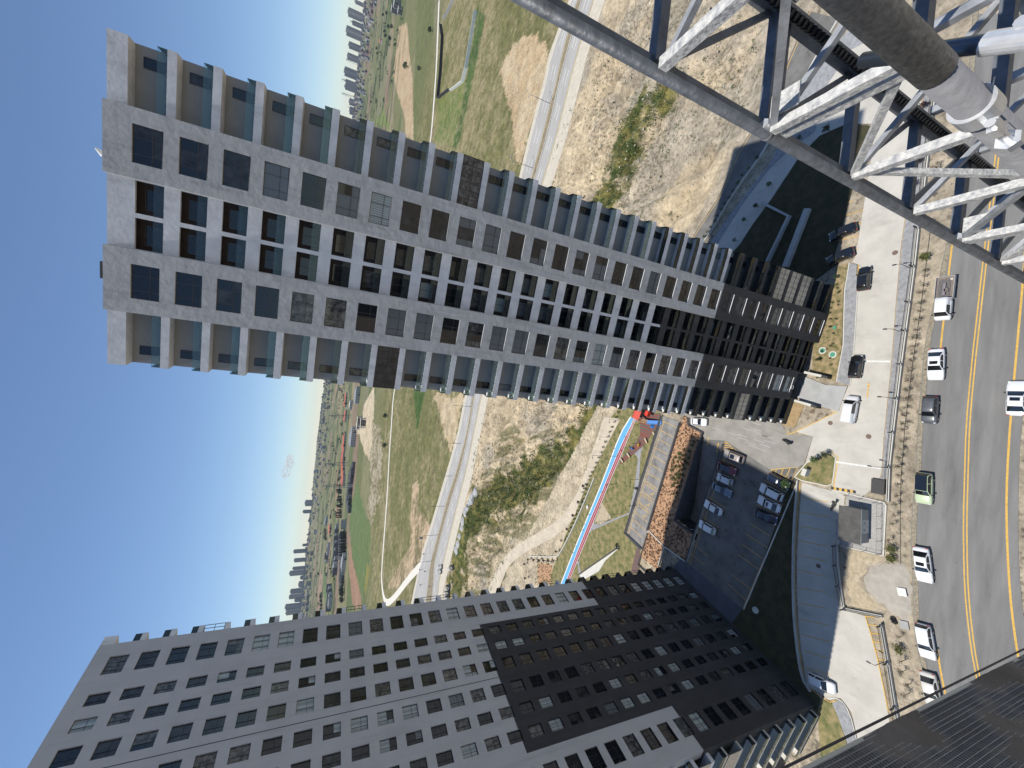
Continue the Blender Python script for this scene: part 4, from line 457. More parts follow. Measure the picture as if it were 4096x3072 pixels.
# right-hand garden, back road
sheet('garden', [(28.6, 40.0), (29.6, 42.2), (34, 41.6), (50.8, 38.9), (53.1, 42.7), (53.2, 47.0), (51.0, 50.2)]+D['conc2_in'][4:]+[(31, 66.5), (24, 47)], .08, lawn_shaded, .3)
wall('garden_wall', D['gardenwall1'], -.1, .9, .45, wall_conc, 'L shaped concrete wall in the shaded garden', concrete_grey); wall('garden_wall', D['gardenwall2'], -.1, .9, 1.0, wall_conc, 'straight broad concrete wall in the shaded garden')
sheet('pavement', D['conc2_out']+[(33.6, 71.4), (34.5, 73.2)]+D['pave2_out'][::-1], .10, pavers, .3)
back = strip('back_road', D['asph2_in']+[(33.5, 76.8)], D['asph2_out']+[(34.2, 82.2)], .01, asphalt_lot); ribbon(MB(), offset(D['asph2_out'], .5), .14, .017).build('edge_line', yellow, back)
wall('low_wall', offset(D['asph2_in'], 0.0), -.1, .45, .25, concrete_pale, 'low pale wall with shrubs along the back road')

# ---------------------------------------------------------------- facade builder: wall sheet with real openings
def facade(mb_of, xs, zs, holes, y, reveal, cell_mb=None):
    """quads of the plane y over the grid xs*zs minus the holes, plus the reveals of each hole; mb_of(x,z) picks the mesh builder"""
    X = sorted(set([round(v, 4) for v in xs]+[round(v, 4) for h in holes for v in h[:2]])); Z = sorted(set([round(v, 4) for v in zs]+[round(v, 4) for h in holes for v in h[2:4]]))
    hs = [tuple(round(v, 4) for v in h[:4]) for h in holes]
    for i in range(len(X)-1):
        cand = [h for h in hs if h[0] < (X[i]+X[i+1])/2 < h[1]]
        k = 0
        while k < len(Z)-1:
            c = (Z[k]+Z[k+1])/2
            if any(h[2] < c < h[3] for h in cand): k += 1; continue
            k2 = k+1; own = mb_of((X[i]+X[i+1])/2, c)
            while k2 < len(Z)-1 and not any(h[2] < (Z[k2]+Z[k2+1])/2 < h[3] for h in cand) and mb_of((X[i]+X[i+1])/2, (Z[k2]+Z[k2+1])/2) is own: k2 += 1
            own.face([(X[i], y, Z[k]), (X[i+1], y, Z[k]), (X[i+1], y, Z[k2]), (X[i], y, Z[k2])]); k = k2
    for a, b, c, d in hs:
        m = mb_of((a+b)/2, (c+d)/2); y2 = y+reveal
        m.face([(a, y, d), (b, y, d), (b, y2, d), (a, y2, d)]); m.face([(a, y, c), (a, y, d), (a, y2, d), (a, y2, c)]); m.face([(b, y, d), (b, y, c), (b, y2, c), (b, y2, d)])
def window_meshes(wd, ht, cols, rows, fr, depth=.06):
    """frame mesh and the pane rectangles of a window; cols/rows are relative sizes (rows from the bottom)"""
    mb = MB(); sx = [0]; sz = [0]
    for c in cols: sx.append(sx[-1]+c*wd/sum(cols))
    for r_ in rows: sz.append(sz[-1]+r_*ht/sum(rows))
    f = .045
    for k, x in enumerate(sx):
        w0 = f if k in (0, len(sx)-1) else f*.62; a = x if k == 0 else x-w0*(1 if k == len(sx)-1 else .5); mb.box(a, a+w0, -.03, depth, 0, ht)
    for k, z in enumerate(sz):
        w0 = f if k in (0, len(sz)-1) else f*.62; a = z if k == 0 else z-w0*(1 if k == len(sz)-1 else .5); mb.box(f, wd-f, -.028, depth-.003, a, a+w0)
    return mb.mesh('window', fr), [(sx[i]+.02, sx[i+1]-.02, sz[j]+.02, sz[j+1]-.02) for j in range(len(rows)) for i in range(len(cols))]
def quad_mesh(name, x0, x1, z0, z1, m, y=0):
    b = MB(); b.face([(x0, y, z0), (x1, y, z0), (x1, y, z1), (x0, y, z1)]); return b.mesh(name, m)
def pane_style(rng, prow):
    t = rng.random()
    for c, p in zip(range(5), prow):
        if t < p: return c
        t -= p
    return 0

# ---------------------------------------------------------------- right tower
ST = 3.02; NF = 32; TOP = EYE+17.5; W0 = EYE+15.73                     # storey, floors, parapet, head of the top windows
tower = empty('apartment_tower', (2.598, 45.642, 0), math.atan2(-.2165, .9763), 'sunlit pale grey apartment tower with black lower floors and glass balconies', 'building')
rng = random.Random(3)
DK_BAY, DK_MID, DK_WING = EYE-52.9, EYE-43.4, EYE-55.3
hw = 1.93
bwin_me, bpanes = window_meshes(2.9, hw, (1, 1.75, 1.35), (1, 1.85), frame_brown)
bp_me = [[quad_mesh('pane', *p, PANES[c]) for c in range(5)] for p in bpanes]
sill_me = MB().box(-.02, 2.92, -.19, -.01, -.05, .0).mesh('sill', reveal_white)
rest = MB(); npane = 0
for bx0, bx1, wx, nrow in ((0, 5.38, 1.26, 31), (11.0, 16.29, 12.2, 32)):
    lt, dkk = MB(), MB(); zb = .0 if nrow == 32 else 2.9
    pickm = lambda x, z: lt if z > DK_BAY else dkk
    holes = [(wx, wx+2.9, W0-hw-ST*k, W0-ST*k) for k in range(nrow)]
    facade(pickm, [bx0, bx1], [zb, DK_BAY, TOP], holes, 0, .2)
    for mb, a, b in ((lt, DK_BAY, TOP), (dkk, zb, DK_BAY)):
        mb.face([(bx0, 2.1, a), (bx0, 0, a), (bx0, 0, b), (bx0, 2.1, b)]); mb.face([(bx1, 0, a), (bx1, 2.1, a), (bx1, 2.1, b), (bx1, 0, b)])
    lt.face([(bx0, 0, TOP), (bx1, 0, TOP), (bx1, 2.1, TOP), (bx0, 2.1, TOP)]); dkk.face([(bx0, 0, zb), (bx0, 2.1, zb), (bx1, 2.1, zb), (bx1, 0, zb)])
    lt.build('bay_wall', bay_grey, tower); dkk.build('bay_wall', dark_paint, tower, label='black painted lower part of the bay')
    for k in range(nrow):
        z = W0-hw-ST*k; wo = place('window', bwin_me, tower, (wx, .19, z)); place('sill', sill_me, wo, (0, 0, 0))
        base = pane_style(rng, (.28, .12, .20, .28, .12) if k > 2 else (.85, .05, 0, .10, 0)); sp = rng.random() < .4
        for i, p in enumerate(bpanes):
            c = base if (not sp or i % 3 == 0) else rng.choice((0, 1, base)); 
            if k > 19 and c == 3: c = 2
            if npane < 290: place('pane', bp_me[i][c], wo, (0, .015, 0)); npane += 1
            else: rest.face([(wx+p[0], .205, z+p[2]), (wx+p[1], .205, z+p[2]), (wx+p[1], .205, z+p[3]), (wx+p[0], .205, z+p[3])], c)
# middle strip of loggias, set back
midl, midd = MB(), MB(); pk = lambda x, z: midl if z > DK_MID else midd
holes = [h for k in range(NF) for h in ((5.42, 7.98, W0-1.9-ST*k, W0-ST*k), (8.36, 10.96, W0-1.9-ST*k, W0-ST*k)) if W0-1.9-ST*k > .3]
facade(pk, [5.38, 11.0], [.2, DK_MID, TOP], holes, .7, .28)
midl.face([(5.38, .7, TOP), (11, .7, TOP), (11, 2.1, TOP), (5.38, 2.1, TOP)])
midl.build('loggia_front', slab_white, tower); midd.build('loggia_front', dark_paint, tower, label='black painted lower loggia fronts')
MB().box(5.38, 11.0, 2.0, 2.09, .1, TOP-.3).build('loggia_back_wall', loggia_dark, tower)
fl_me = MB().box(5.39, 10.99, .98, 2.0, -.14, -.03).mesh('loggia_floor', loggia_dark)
lw_me, lp = window_meshes(1.75, 1.5, (1, 1), (1,), frame_brown)
lp_me = [[quad_mesh('pane', *p, PANES[c]) for c in range(5)] for p in lp]
lrail = MB().box(0, 2.54, .0, .012, 0, .74).mesh('glass_railing', rail_glass_dark); lcl = MB()
for k in range(6): lcl.box(.25+k*.42, .31+k*.42, -.02, .03, -.02, .07)
lcl_me = lcl.mesh('glass_clips', clip_black)
for k in range(NF):
    z = W0-1.9-ST*k
    if z < .3: continue
    place('loggia_floor', fl_me, tower, (0, 0, z))
    for x in (5.44, 8.40):
        r_ = place('glass_railing', lrail, tower, (x, .86, z)); place('glass_clips', lcl_me, r_)
        wo = place('loggia_window', lw_me, tower, (x+.35, 1.93, z+.12))
        c = pane_style(rng, (.52, .16, .16, .10, .06)) if k > 4 else 0
        for i, p in enumerate(lp): place('glazing', lp_me[i][c], wo, (0, .015, 0))
# body behind, and the balcony wings

for a, b in ((-4.88, 0.0), (16.29, 21.36)):
    MB().box(a, b, 2.0, 2.1, DK_WING, TOP-.02).build('wing_wall', wing_beige, tower); MB().box(a, b, 2.0, 2.1, .0, DK_WING).build('wing_wall', dark_paint, tower, label='black painted lower wing wall')
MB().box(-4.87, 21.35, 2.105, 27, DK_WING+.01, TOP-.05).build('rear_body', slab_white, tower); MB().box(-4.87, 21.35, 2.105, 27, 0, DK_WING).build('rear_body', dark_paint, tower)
sl_me = MB().box(0, 5.03, 0, 1.30, 0, .63).mesh('balcony_slab', slab_white); sl_dk = MB().box(0, 5.03, 0, 1.30, 0, .63).mesh('balcony_slab', dark_paint)
tp_me = MB().box(0, 5.03, 0, 1.30, 0, 1.25).mesh('roof_fascia', slab_white)
def rail_mesh(right):
    m = MB(); m.box(.03, 5.0, .0, .014, 0, .66)
    if right: m.box(4.986, 5.0, .02, 1.25, 0, .66)
    else: m.box(.03, .044, .02, 1.25, 0, .66)
    return m.mesh('glass_railing', rail_glass)
def clips(right):
    m = MB()
    for k in range(9): m.box(.3+k*.53, .37+k*.53, -.03, .035, -.03, .09)
    for k in range(2): x = 4.98 if right else .02; m.box(x-.02, x+.03, .3+k*.6, .37+k*.6, -.03, .09)
    return m.mesh('glass_clips', clip_black)
rl = {s: (rail_mesh(s), clips(s)) for s in (True, False)}
ww_me, wp = window_meshes(.82, 1.86, (1,), (1,), frame_dark); wp_me = [quad_mesh('pane', *wp[0], PANES[c]) for c in range(5)]
ac_me = MB().box(0, .80, 0, .32, 0, .58).mesh('air_conditioner', mat('ac_white', (.68, .67, .62), .6, .05, 3))
ac_g = MB().tube((.30, -.01, .29), (.30, .0, .29), .22, 14).mesh('fan_grille', mat('ac_grey', (.22, .22, .22), .6, 0))
encl = MB(); 
for k in range(7): encl.box(.0+k*.836-(.0 if k else 0), .045+k*.836, 0, .06, 0, 2.40)
for z in (0, 1.12, 2.34): encl.box(.05, 5.0, .004, .056, z, z+.06)
for k in range(3): encl.box(4.97, 5.03, .07+k*.4, .12+k*.4, 0, 2.38)
encl_me = encl.mesh('balcony_glazing', frame_dark); encl_p = {c: quad_mesh('pane', .05, 5.0, .02, 2.38, PANES[c], .03) for c in (0, 1, 2)}
beige_blind = mat('panel_beige', (.40, .36, .29), .3, .3, 2.5, ior=1.8); encl_b = quad_mesh('pane', .05, 5.0, .02, 2.38, beige_blind, .03)
for side_, x0 in ((True, 16.31), (False, -4.90)):
    place('roof_fascia', tp_me, tower, (x0, .7, TOP-1.25))
    for k in range(NF):
        zt = EYE+13.83-ST*k
        if zt-.63 < .05: continue
        place('balcony_slab', sl_me if zt > DK_WING else sl_dk, tower, (x0, .7, zt-.63))
        closed = (side_ and k in (9, 27, 28, 29)) or (not side_ and k in (7, 27))
        if closed:
            e_ = place('balcony_glazing', encl_me, tower, (x0, .76, zt+.003)); place('pane', encl_b if k in (27, 28, 29) else encl_p[2 if side_ else 1], e_)
            continue
        r_ = place('glass_railing', rl[side_][0], tower, (x0, .74, zt)); place('glass_clips', rl[side_][1], r_)
        wo = place('window', ww_me, tower, ((19.78 if side_ else -4.06), 1.96, zt+.02)); place('pane', wp_me[pane_style(rng, (.55, .25, .1, .1, 0))], wo, (0, .01, 0))
        if not side_ and k > 7: a_ = place('air_conditioner', ac_me, tower, (-4.78, .95, zt+.01)); place('fan_grille', ac_g, a_)
rest.build('window_panes', PANES, tower, kind='stuff')
MB().box(2.5, 3.9, .6, 2.6, TOP+.01, TOP+.42).build('roof_hatch', black_stone, tower); MB().tube((12.5, 1.4, TOP), (12.5, 1.4, TOP+.3), .22, 12).tube((12.35, .9, TOP+.3), (12.6, .55, TOP+.62), .26, 14, r2=.05).build('satellite_dish', white_paint, tower)
# entrance under the left bay
MB().box(.15, .4, .3, 2.0, 0, 2.88).box(4.98, 5.23, .3, 2.0, 0, 2.88).build('entrance_pier', black_stone, tower); MB().box(.4, 4.98, 1.9, 2.0, 0, 2.88).build('entrance_door', P_dark, tower)
for x in (-.25, 5.2):
    MB().box(x, x+.42, -3.0, -.05, 0, 1.5).build('entrance_wall', concrete_pale, tower); MB().box(x+.01, x+.41, -3.95, -3.005, 0, 1.45).build('wall_end', black_stone, tower)
cu = bpy.data.curves.new('D', 'FONT'); cu.body = 'D'; cu.size = 1.05; cu.extrude = .03
to = bpy.data.objects.new('t', cu); COL.objects.link(to); bpy.context.view_layer.update(); tme = bpy.data.meshes.new_from_object(to.evaluated_get(bpy.context.evaluated_depsgraph_get())); bpy.data.objects.remove(to)
tme.materials.clear(); tme.materials.append(white_paint); lo = place('letter', tme, tower, (1.95, -.05, 3.02)); lo.rotation_euler = (R(90), 0, 0)

# ---------------------------------------------------------------- left tower (its shaded flank faces us)
KS = 80/74; LT = 32.55; a15 = math.atan2(.26, .966); ST2 = 2.95*KS; ltop = EYE+21.55*KS
ux, uy = math.sin(a15), math.cos(a15); farc = (-40.07, 69.24); nearc = (farc[0]-ux*LT, farc[1]-uy*LT)
ltow = empty('apartment_tower', (*nearc, 0), math.pi/2-a15, 'shaded grey apartment tower with stepped black block, left of the parking lot', 'building')
cols = [(1.85, 4.25, 3), (6.5, 7.88, 2), (9.2, 10.58, 2), (12.0, 13.75, 2), (15.6, 17.25, 2), (18.72, 20.12, 2), (21.62, 23.0, 2), (25.85, 28.25, 3)]
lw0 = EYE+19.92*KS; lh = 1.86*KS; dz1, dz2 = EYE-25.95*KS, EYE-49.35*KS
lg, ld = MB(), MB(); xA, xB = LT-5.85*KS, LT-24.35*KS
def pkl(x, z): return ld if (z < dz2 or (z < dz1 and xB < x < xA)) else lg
holes = []; wins = []
for a, b, nc in cols:
    x0, x1 = LT-b*KS, LT-a*KS
    for k in range(32):
        z0 = lw0-lh-ST2*k; holes.append((x0, x1, z0, z0+lh)); wins.append((x0, x1, z0, nc, k))
facade(pkl, [0, LT, xA, xB], [0, dz1, dz2, ltop], holes, 0, .22)
lg.face([(0, 0, ltop), (LT, 0, ltop), (LT, 22, ltop), (0, 22, ltop)])
for xx, fl in ((0, False), (LT, True)):
    for mb, z0, z1 in ((lg, dz2, ltop), (ld, 0, dz2)):
        q = [(xx, 0, z0), (xx, 22, z0), (xx, 22, z1), (xx, 0, z1)]; mb.face(q if fl else q[::-1])
lg.face([(LT, 22, 0), (0, 22, 0), (0, 22, ltop), (LT, 22, ltop)])
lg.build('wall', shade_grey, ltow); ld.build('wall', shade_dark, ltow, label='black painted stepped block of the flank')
MB().box(LT-14.78*KS, LT-14.70*KS, -.012, .0-.002, 1, ltop-1).build('expansion_joint', frame_dark, ltow)
cache = {}; rest = MB(); rng = random.Random(11); npane = 0
wins.sort(key=lambda t: (abs(t[4]-9)*1.6+t[0]*.9))
for x0, x1, z0, nc, k in wins:
    key = (round(x1-x0, 2), nc)
    if key not in cache:
        wm, ps = window_meshes(x1-x0, lh, (1, 1.7, 1.3) if nc == 3 else (1, 1.6), (1, 1.5), frame_dark); cache[key] = (wm, ps, [[quad_mesh('pane', *p, PANES[c]) for c in range(5)] for p in ps])
    wm, ps, pm = cache[key]; wo = place('window', wm, ltow, (x0, .2, z0))
    base = pane_style(rng, (.34, .24, .20, .04, .18)); odd = rng.random() < .25
    for i, p in enumerate(ps):
        c = base if not odd else rng.choice((0, base))
        if npane < 298: place('pane', pm[i][c], wo, (0, .015, 0)); npane += 1
        else: rest.face([(x0+p[0], .215, z0+p[2]), (x0+p[1], .215, z0+p[2]), (x0+p[1], .215, z0+p[3]), (x0+p[0], .215, z0+p[3])], c)
rest.build('window_panes', PANES, ltow, kind='stuff')
fs_l = MB().box(0, 1.25, 0, 5.5, 0, .62).mesh('balcony_slab', slab_white); fs_d = MB().box(0, 1.25, 0, 5.5, 0, .62).mesh('balcony_slab', shade_dark)
fr_ = MB().box(0, 1.22, 0, .014, 0, .75).box(1.206, 1.22, .02, 5.4, 0, .75).mesh('glass_railing', rail_glass); fc_ = MB().box(.25, .32, -.03, .03, -.03, .1).box(.85, .92, -.03, .03, -.03, .1).mesh('glass_clips', clip_black)
en_ = MB()
for x in (0, .6, 1.2): en_.box(x, x+.06, 0, .06, 0, 2.5)
for z in (0, 1.2, 2.44): en_.box(.06, 1.2, .004, .056, z, z+.06)
en_me = en_.mesh('balcony_glazing', frame_dark); ns_l = MB().box(-1.2, -.005, 0, 9, 0, .62).mesh('balcony_slab', slab_white); ns_d = MB().box(-1.2, -.005, 0, 9, 0, .3).mesh('balcony_slab', concrete_pale)
nr_ = MB().box(-1.19, -1.176, .02, 8.9, 0, .8).box(-1.17, -.1, .02, .034, 0, .8).mesh('glass_railing', rail_glass); nb_ = MB().box(-1.1, -.02, .6, .66, 0, .2).mesh('b', shade_dark)
MB().box(LT+.003, LT+1.3, 0.0, 5.5, ltop-1.4, ltop).build('roof_fascia', slab_white, ltow)
ncl = quad_mesh('pane', .0, 1, 0, 1, beige_blind)
for k in range(32):
    zt = EYE+19.3-ST2*k
    if zt < .7: continue
    place('balcony_slab', fs_l if zt > dz2 else fs_d, ltow, (LT+.003, .05, zt-.62))
    if k in (3, 9, 13, 14, 21, 26, 28): place('balcony_glazing', en_me, ltow, (LT+.003, .08, zt+.003))
    else: r_ = place('glass_railing', fr_, ltow, (LT+.01, .08, zt)); place('glass_clips', fc_, r_)
    dk_ = zt < dz2-1; place('balcony_slab', ns_d if dk_ else ns_l, ltow, (0, .9, zt-(.3 if dk_ else .62)))
    if k in (23, 25): e_ = place('balcony_glazing', MB().box(-1.2, -1.14, 0, 8, 0, 2.5).mesh('g', beige_blind), ltow, (0, 1.0, zt+.003))
    else: place('glass_railing', nr_, ltow, (0, .95, zt+.002))
    o_ = place('balcony_window', quad_mesh('g', 0, 2.4, 0, 2.0, P_dark), ltow, (-.006, 4.2, zt+.1), R(-90))
    o_ = place('wall_notch', quad_mesh('g', 0, .9, 0, 1.6, frame_dark), ltow, (-.006, 2.4, zt+.3), R(-90))

# ---------------------------------------------------------------- vehicles
def paint(name, c, rough=.3): return mat('paint_'+name, c, rough, 0, coat=.8, ior=1.5)
car_glass = mat('car_glass', (.008, .010, .012), .04, 0, ior=1.9); tyre_m = mat('tyre', (.012, .012, .012), .85, 0); rim_m = mat('rim', (.45, .45, .46), .35, 0, metal=.8); lamp_w = mat('lamp_clear', (.7, .7, .7), .1, 0); lamp_r = mat('lamp_red', (.35, .01, .01), .2, 0); trim = mat('trim_black', (.014, .014, .015), .5, 0)
tyre_me = MB().tube((0, -.10, 0), (0, .10, 0), .32, 18).mesh('tyre', tyre_m); rim_me = MB().tube((0, -.108, 0), (0, .108, 0), .20, 12).mesh('rim', rim_m)
KIND = dict(  # profile of the lower body (x/L, height), cabin: rear base, rear top, front top, front base (x/L), heights
    sedan=dict(low=[(-.5, .62), (-.485, .80), (-.44, .92), (-.30, .96), (-.05, .93), (.16, .94), (.22, .93), (.36, .83), (.45, .74), (.485, .64), (.5, .52)], cab=(-.40, -.22, .04, .215), h=1.45),
    hatch=dict(low=[(-.5, .62), (-.49, .85), (-.46, .95), (-.30, .97), (-.05, .95), (.20, .96), (.27, .95), (.38, .86), (.46, .76), (.487, .64), (.5, .52)], cab=(-.485, -.40, .06, .25), h=1.50),
    suv=dict(low=[(-.5, .70), (-.49, .95), (-.46, 1.05), (-.30, 1.07), (-.05, 1.05), (.20, 1.06), (.26, 1.05), (.38, .98), (.46, .90), (.487, .74), (.5, .60)], cab=(-.485, -.41, .06, .235), h=1.68),
    van=dict(low=[(-.5, .60), (-.495, 1.0), (-.48, 1.12), (-.30, 1.13), (.05, 1.12), (.26, 1.12), (.33, 1.08), (.40, .98), (.46, .86), (.487, .70), (.5, .55)], cab=(-.495, -.47, .17, .345), h=1.86))
def loft(mb, secs, m=0, close=True):
    k0 = len(mb.v); n_ = len(secs[0])
    for s in secs: mb.v += s
    for i in range(len(secs)-1):
        for j in range(n_-1): a = k0+i*n_+j; mb.f.append((a, a+1, a+n_+1, a+n_)); mb.m.append(m)
    if close: mb.f += [tuple(k0+j for j in range(n_))[::-1], tuple(k0+(len(secs)-1)*n_+j for j in range(n_))]; mb.m += [m, m]
def car_protos(kind, L, W):
    K = KIND[kind]; low = []; hw_ = W/2
    for t, h in K['low']:
        e = abs(t)/.5; w_ = hw_*(1-.16*max(0, (e-.72)/.28)**2); zb = .24+.16*max(0, (e-.86)/.14)
        half = [(w_*.86, zb), (w_*.97, zb+.08), (w_, .5*(zb+h)), (w_*.985, h-.12), (w_*.90, h-.025), (w_*.55, h+.012), (0, h+.022)]
        low.append([(t*L, y, z) for y, z in half]+[(t*L, -y, z) for y, z in half[-2::-1]])
    body = MB(); loft(body, low)
    xr0, xr1, xf1, xf0 = (c*L for c in K['cab']); zb = .90*K['low'][4][1]; H_ = K['h']; wb, wr = hw_*.93, hw_*.71
    def sec(x):
        if x <= xr1: t = (x-xr0)/(xr1-xr0+1e-6)
        elif x >= xf1: t = (xf0-x)/(xf0-xf1+1e-6)
        else: t = 1
        t = max(0, min(1, t)); u = t**.85; top = zb+(H_-zb)*u-(.03*((x-(xr1+xf1)/2)/((xf1-xr1)/2+1e-6))**2 if t == 1 else .03*u)
        w_ = wb+(wr-wb)*u; return w_, top
    def ring(x):
        w_, top = sec(x); return [(x, wb, zb-.05), (x, (wb+w_)/2+.01, (zb+top)/2), (x, w_, top-.035), (x, w_*.82, top-.004), (x, w_*.4, top+.012), (x, 0, top+.016), (x, -w_*.4, top+.012), (x, -w_*.82, top-.004), (x, -w_, top-.035), (x, -(wb+w_)/2-.01, (zb+top)/2), (x, -wb, zb-.05)]
    xs = [xr0+(xr1-xr0)*k/4 for k in range(4)]+[xr1+(xf1-xr1)*k/4 for k in range(4)]+[xf1+(xf0-xf1)*k/4 for k in range(5)]
    loft(body, [ring(x) for x in xs])
    def screen(xa, xb, sgn):
        g = MB(); secs = []
        for k in range(5):
            x = xa+(xb-xa)*k/4; w_, top = sec(x); f = .95; secs.append([(x+sgn*.012, y, z) for y, z in ((w_*f, top-.012), (w_*f*.6, top+.012), (0, top+.024), (-w_*f*.6, top+.012), (-w_*f, top-.012))])
        loft(g, secs, close=False); return g.mesh('screen', car_glass, True)
    def sidewin(s, xa, xb):
        g = MB(); secs = []
        for k in range(5):
            x = xa+(xb-xa)*k/4; w_, top = sec(x); z1 = zb+.03; z2 = max(z1+.02, top-.075); f = (z2-zb)/(top-zb+1e-6); wt = wb+(w_-wb)*f+.018; wl_ = wb+(w_-wb)*.08+.02
            secs.append([(x, s*wl_, z1), (x, s*(wl_+wt)/2+s*.01, (z1+z2)/2), (x, s*wt, z2)])
        loft(g, secs, close=False); return g.mesh('side_window', car_glass, True)
    dx = xf0-xf1; dr_ = xr1-xr0; parts = [('windshield', screen(xf1+dx*.10, xf0-dx*.06, 1))]
    if kind != 'van': parts.append(('rear_window', screen(xr0+dr_*.12, xr1-dr_*.08, -1)))
    md = (xr1+xf1)/2
    for s in (1, -1):
        parts.append(('side_window', sidewin(s, md+.05, xf1+dx*.55)))
        if kind != 'van': parts.append(('side_window', sidewin(s, xr1-dr_*.35, md-.05)))
        parts.append(('mirror', MB().box(xf0-.35, xf0-.17, s*hw_*1.0-(.02 if s > 0 else .16), s*hw_*1.0+(.16 if s > 0 else .02), zb+.02, zb+.17).mesh('mirror', trim)))
        parts.append(('headlight', MB().box(L*.435, L*.478, min(s*hw_*.58, s*hw_*.86), max(s*hw_*.58, s*hw_*.86), .60, .76 if kind != 'suv' else .86).mesh('headlight', lamp_w)))
        parts.append(('tail_light', MB().box(-L*.497, -L*.478, min(s*hw_*.58, s*hw_*.88), max(s*hw_*.58, s*hw_*.88), .68, .86).mesh('tail_light', lamp_r)))
    return body, parts, H_, (xr1, xf1)
CARC = {}
def car(label, kind, col, x, y, deg, L=4.5, W=1.8, roof=None, sunroof=False, dark_roof=False, z=.02):
    name = {'sedan': 'sedan', 'hatch': 'hatchback', 'suv': 'suv', 'van': 'van'}[kind]
    t = empty(name, (x, y, z), R(deg), label, 'car' if kind != 'van' else 'van', 'cars')
    key = (kind, round(L, 1), round(W, 2))
    if key not in CARC: CARC[key] = car_protos(*key)
    body, parts, H_, (xa, xb) = CARC[key]
    b_ = place('body', body.mesh('body', col, True), t)
    for nm, me_ in parts: place(nm, me_, t)
    for fx in (-.29, .31):
        for s in (1, -1):
            wh = empty('wheel', (fx*L, s*(W/2-.10), .32), parent=t); place('tyre', tyre_me, wh); place('rim', rim_me, wh)
    if sunroof: MB().box((xa+xb)/2+.02, xb-.12, -W*.24, W*.24, H_-.02, H_+.024).build('sunroof', car_glass, t)
    if dark_roof: MB().box(xa-.02, xb+.03, -W*.345, W*.345, H_-.045, H_+.021).build('roof_panel', car_glass, t)
    return t
white, black, navy, red_, silver, bluegrey, champ, grey_, green_ = paint('white', (.72, .72, .72)), paint('black', (.010, .010, .011), .2), paint('navy', (.012, .017, .035), .2), paint('red', (.16, .012, .022)), paint('silver', (.52, .55, .58)), paint('bluegrey', (.13, .17, .22)), paint('champagne', (.36, .31, .27)), paint('grey', (.085, .09, .10)), paint('green', (.48, .56, .36))
car('white sedan with dark sunroof parked at road edge behind the pickup', 'sedan', white, 9.42, 27.27, -177, 4.6, sunroof=True)
car('dark grey hatchback parked at road edge', 'hatch', grey_, 2.75, 27.4, -178.7, 4.0, 1.72)
car('white sedan driving on near lane at picture edge', 'sedan', white, 5.08, 19.41, 2.4, 4.5, sunroof=True)
car('pale green suv with black glass roof parked at road edge', 'suv', green_, -8.64, 27.1, -176.3, 4.5, 1.82, dark_roof=True)
car('white sedan with sunroof parked beside the grey sand spill', 'sedan', white, -19.45, 26.4, -169.9, 4.8, 1.85, sunroof=True)
car('white hatchback parked at road edge past the sand spill', 'hatch', white, -29.8, 25.3, -167.5, 4.5)
car('white car half hidden by the dark mesh wall', 'sedan', paint('cream', (.62, .60, .55)), -35.98, 24.23, -165, 4.5)
car('black hatchback on the drive near the curved kerb', 'hatch', black, 23.89, 37.14, 1.2, 4.1, 1.74)
car('black hatchback on the drive near the tower entrance', 'hatch', black, 9.03, 36.95, -1.9, 3.9, 1.72)
car('white panel van on the concrete drive', 'van', white, 1.83, 37.07, -3.2, 4.6, 1.85)
car('black car parked half in shade, farther from the tower', 'sedan', black, 32.89, 41.1, 103, 4.3)
car('black car parked half in shade, nearer the tower', 'sedan', black, 28.55, 41.1, 105, 4.3)
car('white hatchback at left end of the lower drive', 'hatch', white, -44.2, 37.0, -80, 4.0, 1.74)
car('champagne suv at right end of far parking row', 'suv', champ, -10.19, 56.9, 81.3, 4.7, 1.85, sunroof=True)
car('dark red sedan in far parking row', 'sedan', red_, -13.12, 58.3, -98.3, 4.6, dark_roof=True)
car('silver hatchback between red and blue grey cars', 'hatch', silver, -15.52, 58.48, 82, 3.8, 1.72)
car('blue grey sedan in far parking row', 'sedan', bluegrey, -17.84, 58.91, -100.7, 4.8)
car('white sedan standing apart in far parking row', 'sedan', white, -22.35, 60.51, 78.6, 4.6)
car('white estate with roof rails, leftmost in far parking row', 'hatch', white, -27.07, 61.48, 82.8, 4.3)
car('dark navy hatchback at right end of near parking row', 'hatch', navy, -12.98, 47.3, -104.9, 4.2)
car('white suv between two cars in near parking row', 'suv', white, -15.39, 48.47, 77, 4.5, 1.84)
car('white sedan with sunroof in near parking row', 'sedan', white, -17.75, 48.69, 80, 4.5, sunroof=True)
car('dark navy sedan, leftmost in near parking row', 'sedan', navy, -20.26, 49.09, -96, 4.7)
car('white sedan parked under the right tower balconies', 'sedan', white, -4.09, 66.54, -86.9, 4.3)
